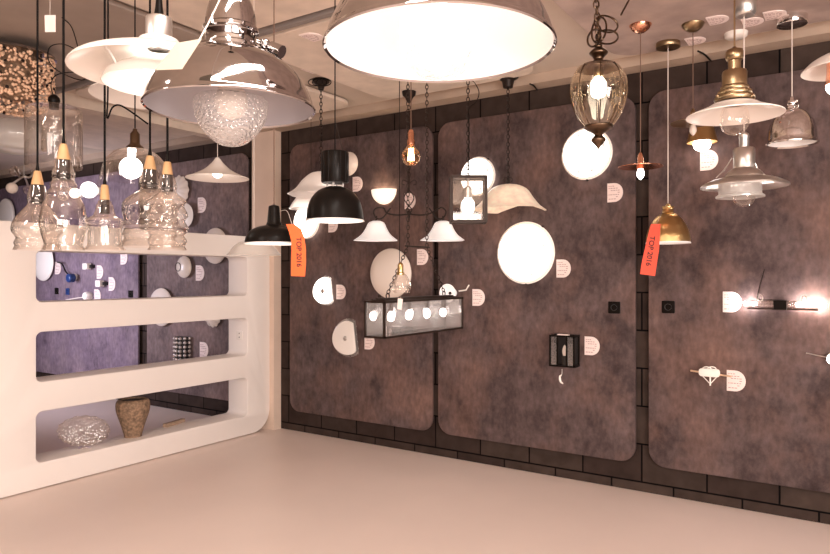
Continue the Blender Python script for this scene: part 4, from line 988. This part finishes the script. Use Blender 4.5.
# cable lamp navy
c = at(78, 278); th = Thing('navy_spot', 'small navy blue spotlight with black cable seen through the top opening', 'wall light', c)
th.part('spot_head', lathe(BM(), smooth([(0, .05), (.05, .055), (.055, .09), (.05, .13), (.0, .14)], 3), c, 24, WALL), M_navy)
th.part('mount', lathe(BM(), [(0, 0), (.045, 0), (.045, .05), (0, .05)], c + Vector((-.06, 0, .01)), 20, WALL), M_enamel)
th.part('power_cable', tube(BM(), curve([at(57, 262, PY - .03), at(62, 264, PY - .05), at(66, 272, PY - .04), at(73, 278, PY - .04)], 5), .009), M_black)
for (u, v, lab) in ((91, 266.5, 'small white box spotlight, upper, on the far left panel'), (104, 283.5, 'small white box spotlight beside a card, lower, on the far left panel')):
    c = at(u, v); th = Thing('box_spot', lab, 'wall light', c, 'small white box spotlights')
    th.part('head', xf(slab(rrect(-.045, -.035, .045, .035, .008), [], .06, .004), Matrix.Translation(c + Vector((0, -.055, 0))) @ Matrix.Rotation(PI / 2, 4, 'X')), M_enamel)
    th.part('arm', box(BM(), c + Vector((.035, -.05, -.02)), c + Vector((.09, 0, .02))), M_sock)
c = at(90.5, 296); th = Thing('round_spot', 'small round white spotlight beside a card above the divider bar', 'wall light', c)
th.part('head', lathe(BM(), smooth([(0, .09), (.04, .085), (.055, .05), (.05, 0)], 3), c, 24, WALL), M_enamel)
th.part('power_cable', tube(BM(), curve([at(66, 300, PY - .02), at(78, 298, PY - .02), at(88, 297, PY - .03)], 4), .008), M_wcord)
# things above the divider at far left
c = at(10, 218); th = Thing('arched_wall_light', 'large pale arched wall light above the divider at the far left', 'wall light', c)
th.part('diffuser', xf(slab([(-.22, -.25), (.20, -.25), (.20, .02)] + [(.0 - .01 + .21 * math.cos(a), .02 + .24 * math.sin(a)) for a in [PI * k / 16 for k in range(1, 16)]] + [(-.22, .02)], [], .04, .01), Matrix.Translation(c + Vector((0, -.05, 0))) @ Matrix.Rotation(PI / 2, 4, 'X')), M_enamel)
th.part('wall_plate', box(BM(), c + Vector((-.1, -.03, -.1)), c + Vector((.1, 0, .1))), M_enamel)
t0 = 5.2
th = Thing('ball_chandelier', 'small chrome chandelier with frosted ball shades at the left edge', 'chandelier', P(20, 190, t0))
cord_up(th, 24, t0, 176, .003, M_alu)
for (uu, vv, r_, m_, dt) in ((12, 188, 5.5, M_milk, 0), (15, 171, 5.5, M_glass, .1), (36, 172, 5, M_glass, .05), (28, 190, 4.5, M_glass, .15)):
    arm = th.part('arm', tube(BM(), curve([P(24, 176, t0), P((24 + uu) / 2, 177 + (vv > 180) * 3, t0 + dt / 2), P(uu, vv - 4, t0 + dt)], 4), .008), M_alu); th.part('ball_shade', sphere(BM(), P(uu, vv, t0 + dt), r_ * t0 / F, seg=16), m_, arm)
for (u, v, r_, lab) in ((82, 194, 5, 'lit frosted globe wall light, left of two glowing behind glass pendants'), (99, 191, 8, 'lit frosted globe wall light, right and larger of two behind glass pendants')):
    c = at(u, v); th = Thing('globe_wall_light', lab, 'wall light', c, 'lit globe wall lights'); k = m_per_v(u)
    th.part('globe', sphere(BM(), c + Vector((0, -.03 - r_ * k, 0)), r_ * k, 1, 1, 1), M_glow)
    th.part('wall_plate', lathe(BM(), [(0, 0), (.05, 0), (.05, .04), (0, .04)], c, 24, WALL), M_enamel)
# glass dish small
c = at(190, 216); th = Thing('oval_wall_light', 'small white oval wall light just above the divider right of beehive pendant', 'wall light', c)
th.part('diffuser', lathe(BM(), [(0, .05), (.12, .05), (.13, .06), (.08, .09), (0, .1)], c, 32, WALL), M_enamel)
th.part('wall_plate', lathe(BM(), [(0, 0), (.04, 0), (.04, .05), (0, .05)], c, 20, WALL), M_enamel)

# ------------------------------------------------------------------ on the divider shelf
SZ0 = 0.178
def shelf_pt(u, X=-4.86):
    a = (u - U0) / F; t_ = X / (RX * a + FX); return Vector((X, t_ * (RY * a + FY), SZ0)), t_
p, tt = shelf_pt(133, -4.92); k = tt / F
Q = lambda L: [(r * k, (437.5 - v) * k) for r, v in L]
p.z = SZ0 + .002
th = Thing('vase', 'brown woven bark vase standing on the lowest shelf of the divider', 'vase', p)
th.part('body', lathe(BM(), [(0, 0)] + Q(smooth([(8.2, 437.5), (9, 433), (12, 423), (15.5, 412), (16.2, 405), (15, 401), (12, 399.5)], 4)) + Q([(11, 400.5), (12, 405)]), p, 40), M_vase)
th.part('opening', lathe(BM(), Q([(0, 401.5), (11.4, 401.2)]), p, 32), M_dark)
p, tt = shelf_pt(84, -4.9); k = tt / F
p.z = SZ0 + .002
th = Thing('glass_bowl', 'tilted oval cut glass dish standing on the lowest shelf left of the vase', 'bowl', p)
A = Matrix.Rotation(math.radians(28), 3, 'Z') @ Matrix.Rotation(math.radians(-78), 3, 'Y').inverted() @ Matrix.Identity(3)
cc = p + Vector((0, 0, 17 * k + .012))
bm = BM(); wv = lambda i, a: (1 + .035 * math.cos(16 * a), 0)
lathe(bm, [(0, -.018), (.6, -.018), (1.3, -.008), (1.75, .006), (1.9, .018)], (0, 0, 0), 64, None, wv)
for v in bm.verts: v.co = Vector((v.co.x * 12.6 * k, v.co.y * 8.4 * k, v.co.z * 1.2))
Mx = Matrix(((.5, 0, .866), (.866, 0, -.5), (0, 1, 0)))     # long side along Y, short side up, depth toward +X
for v in bm.verts: v.co = cc + Matrix.Rotation(math.radians(12), 3, 'Y') @ (Mx @ v.co)
th.part('dish', bm, glass('cut glass', (.9, .87, .85), .4, (1, .97, .93), bump=1.0, bs=45, base=.22))
th.part('foot', lathe(BM(), [(0, 0), (.05, 0), (.05, .006), (.012, .010), (.012, .02), (0, .02)], p, 24), M_glass)
p, tt = shelf_pt(176, -4.99)
p.z = SZ0 + .001
solo('wood_block', box(BM(), p + Vector((-.04, -.12, 0)), p + Vector((-.0, .12, .035)), Matrix.Rotation(.25, 3, 'Z'), p), pm('brown block', (.38, .26, .18), .6, var=.2, vs=30), 'small brown wooden block lying on the lowest shelf right of the vase', 'block', p)
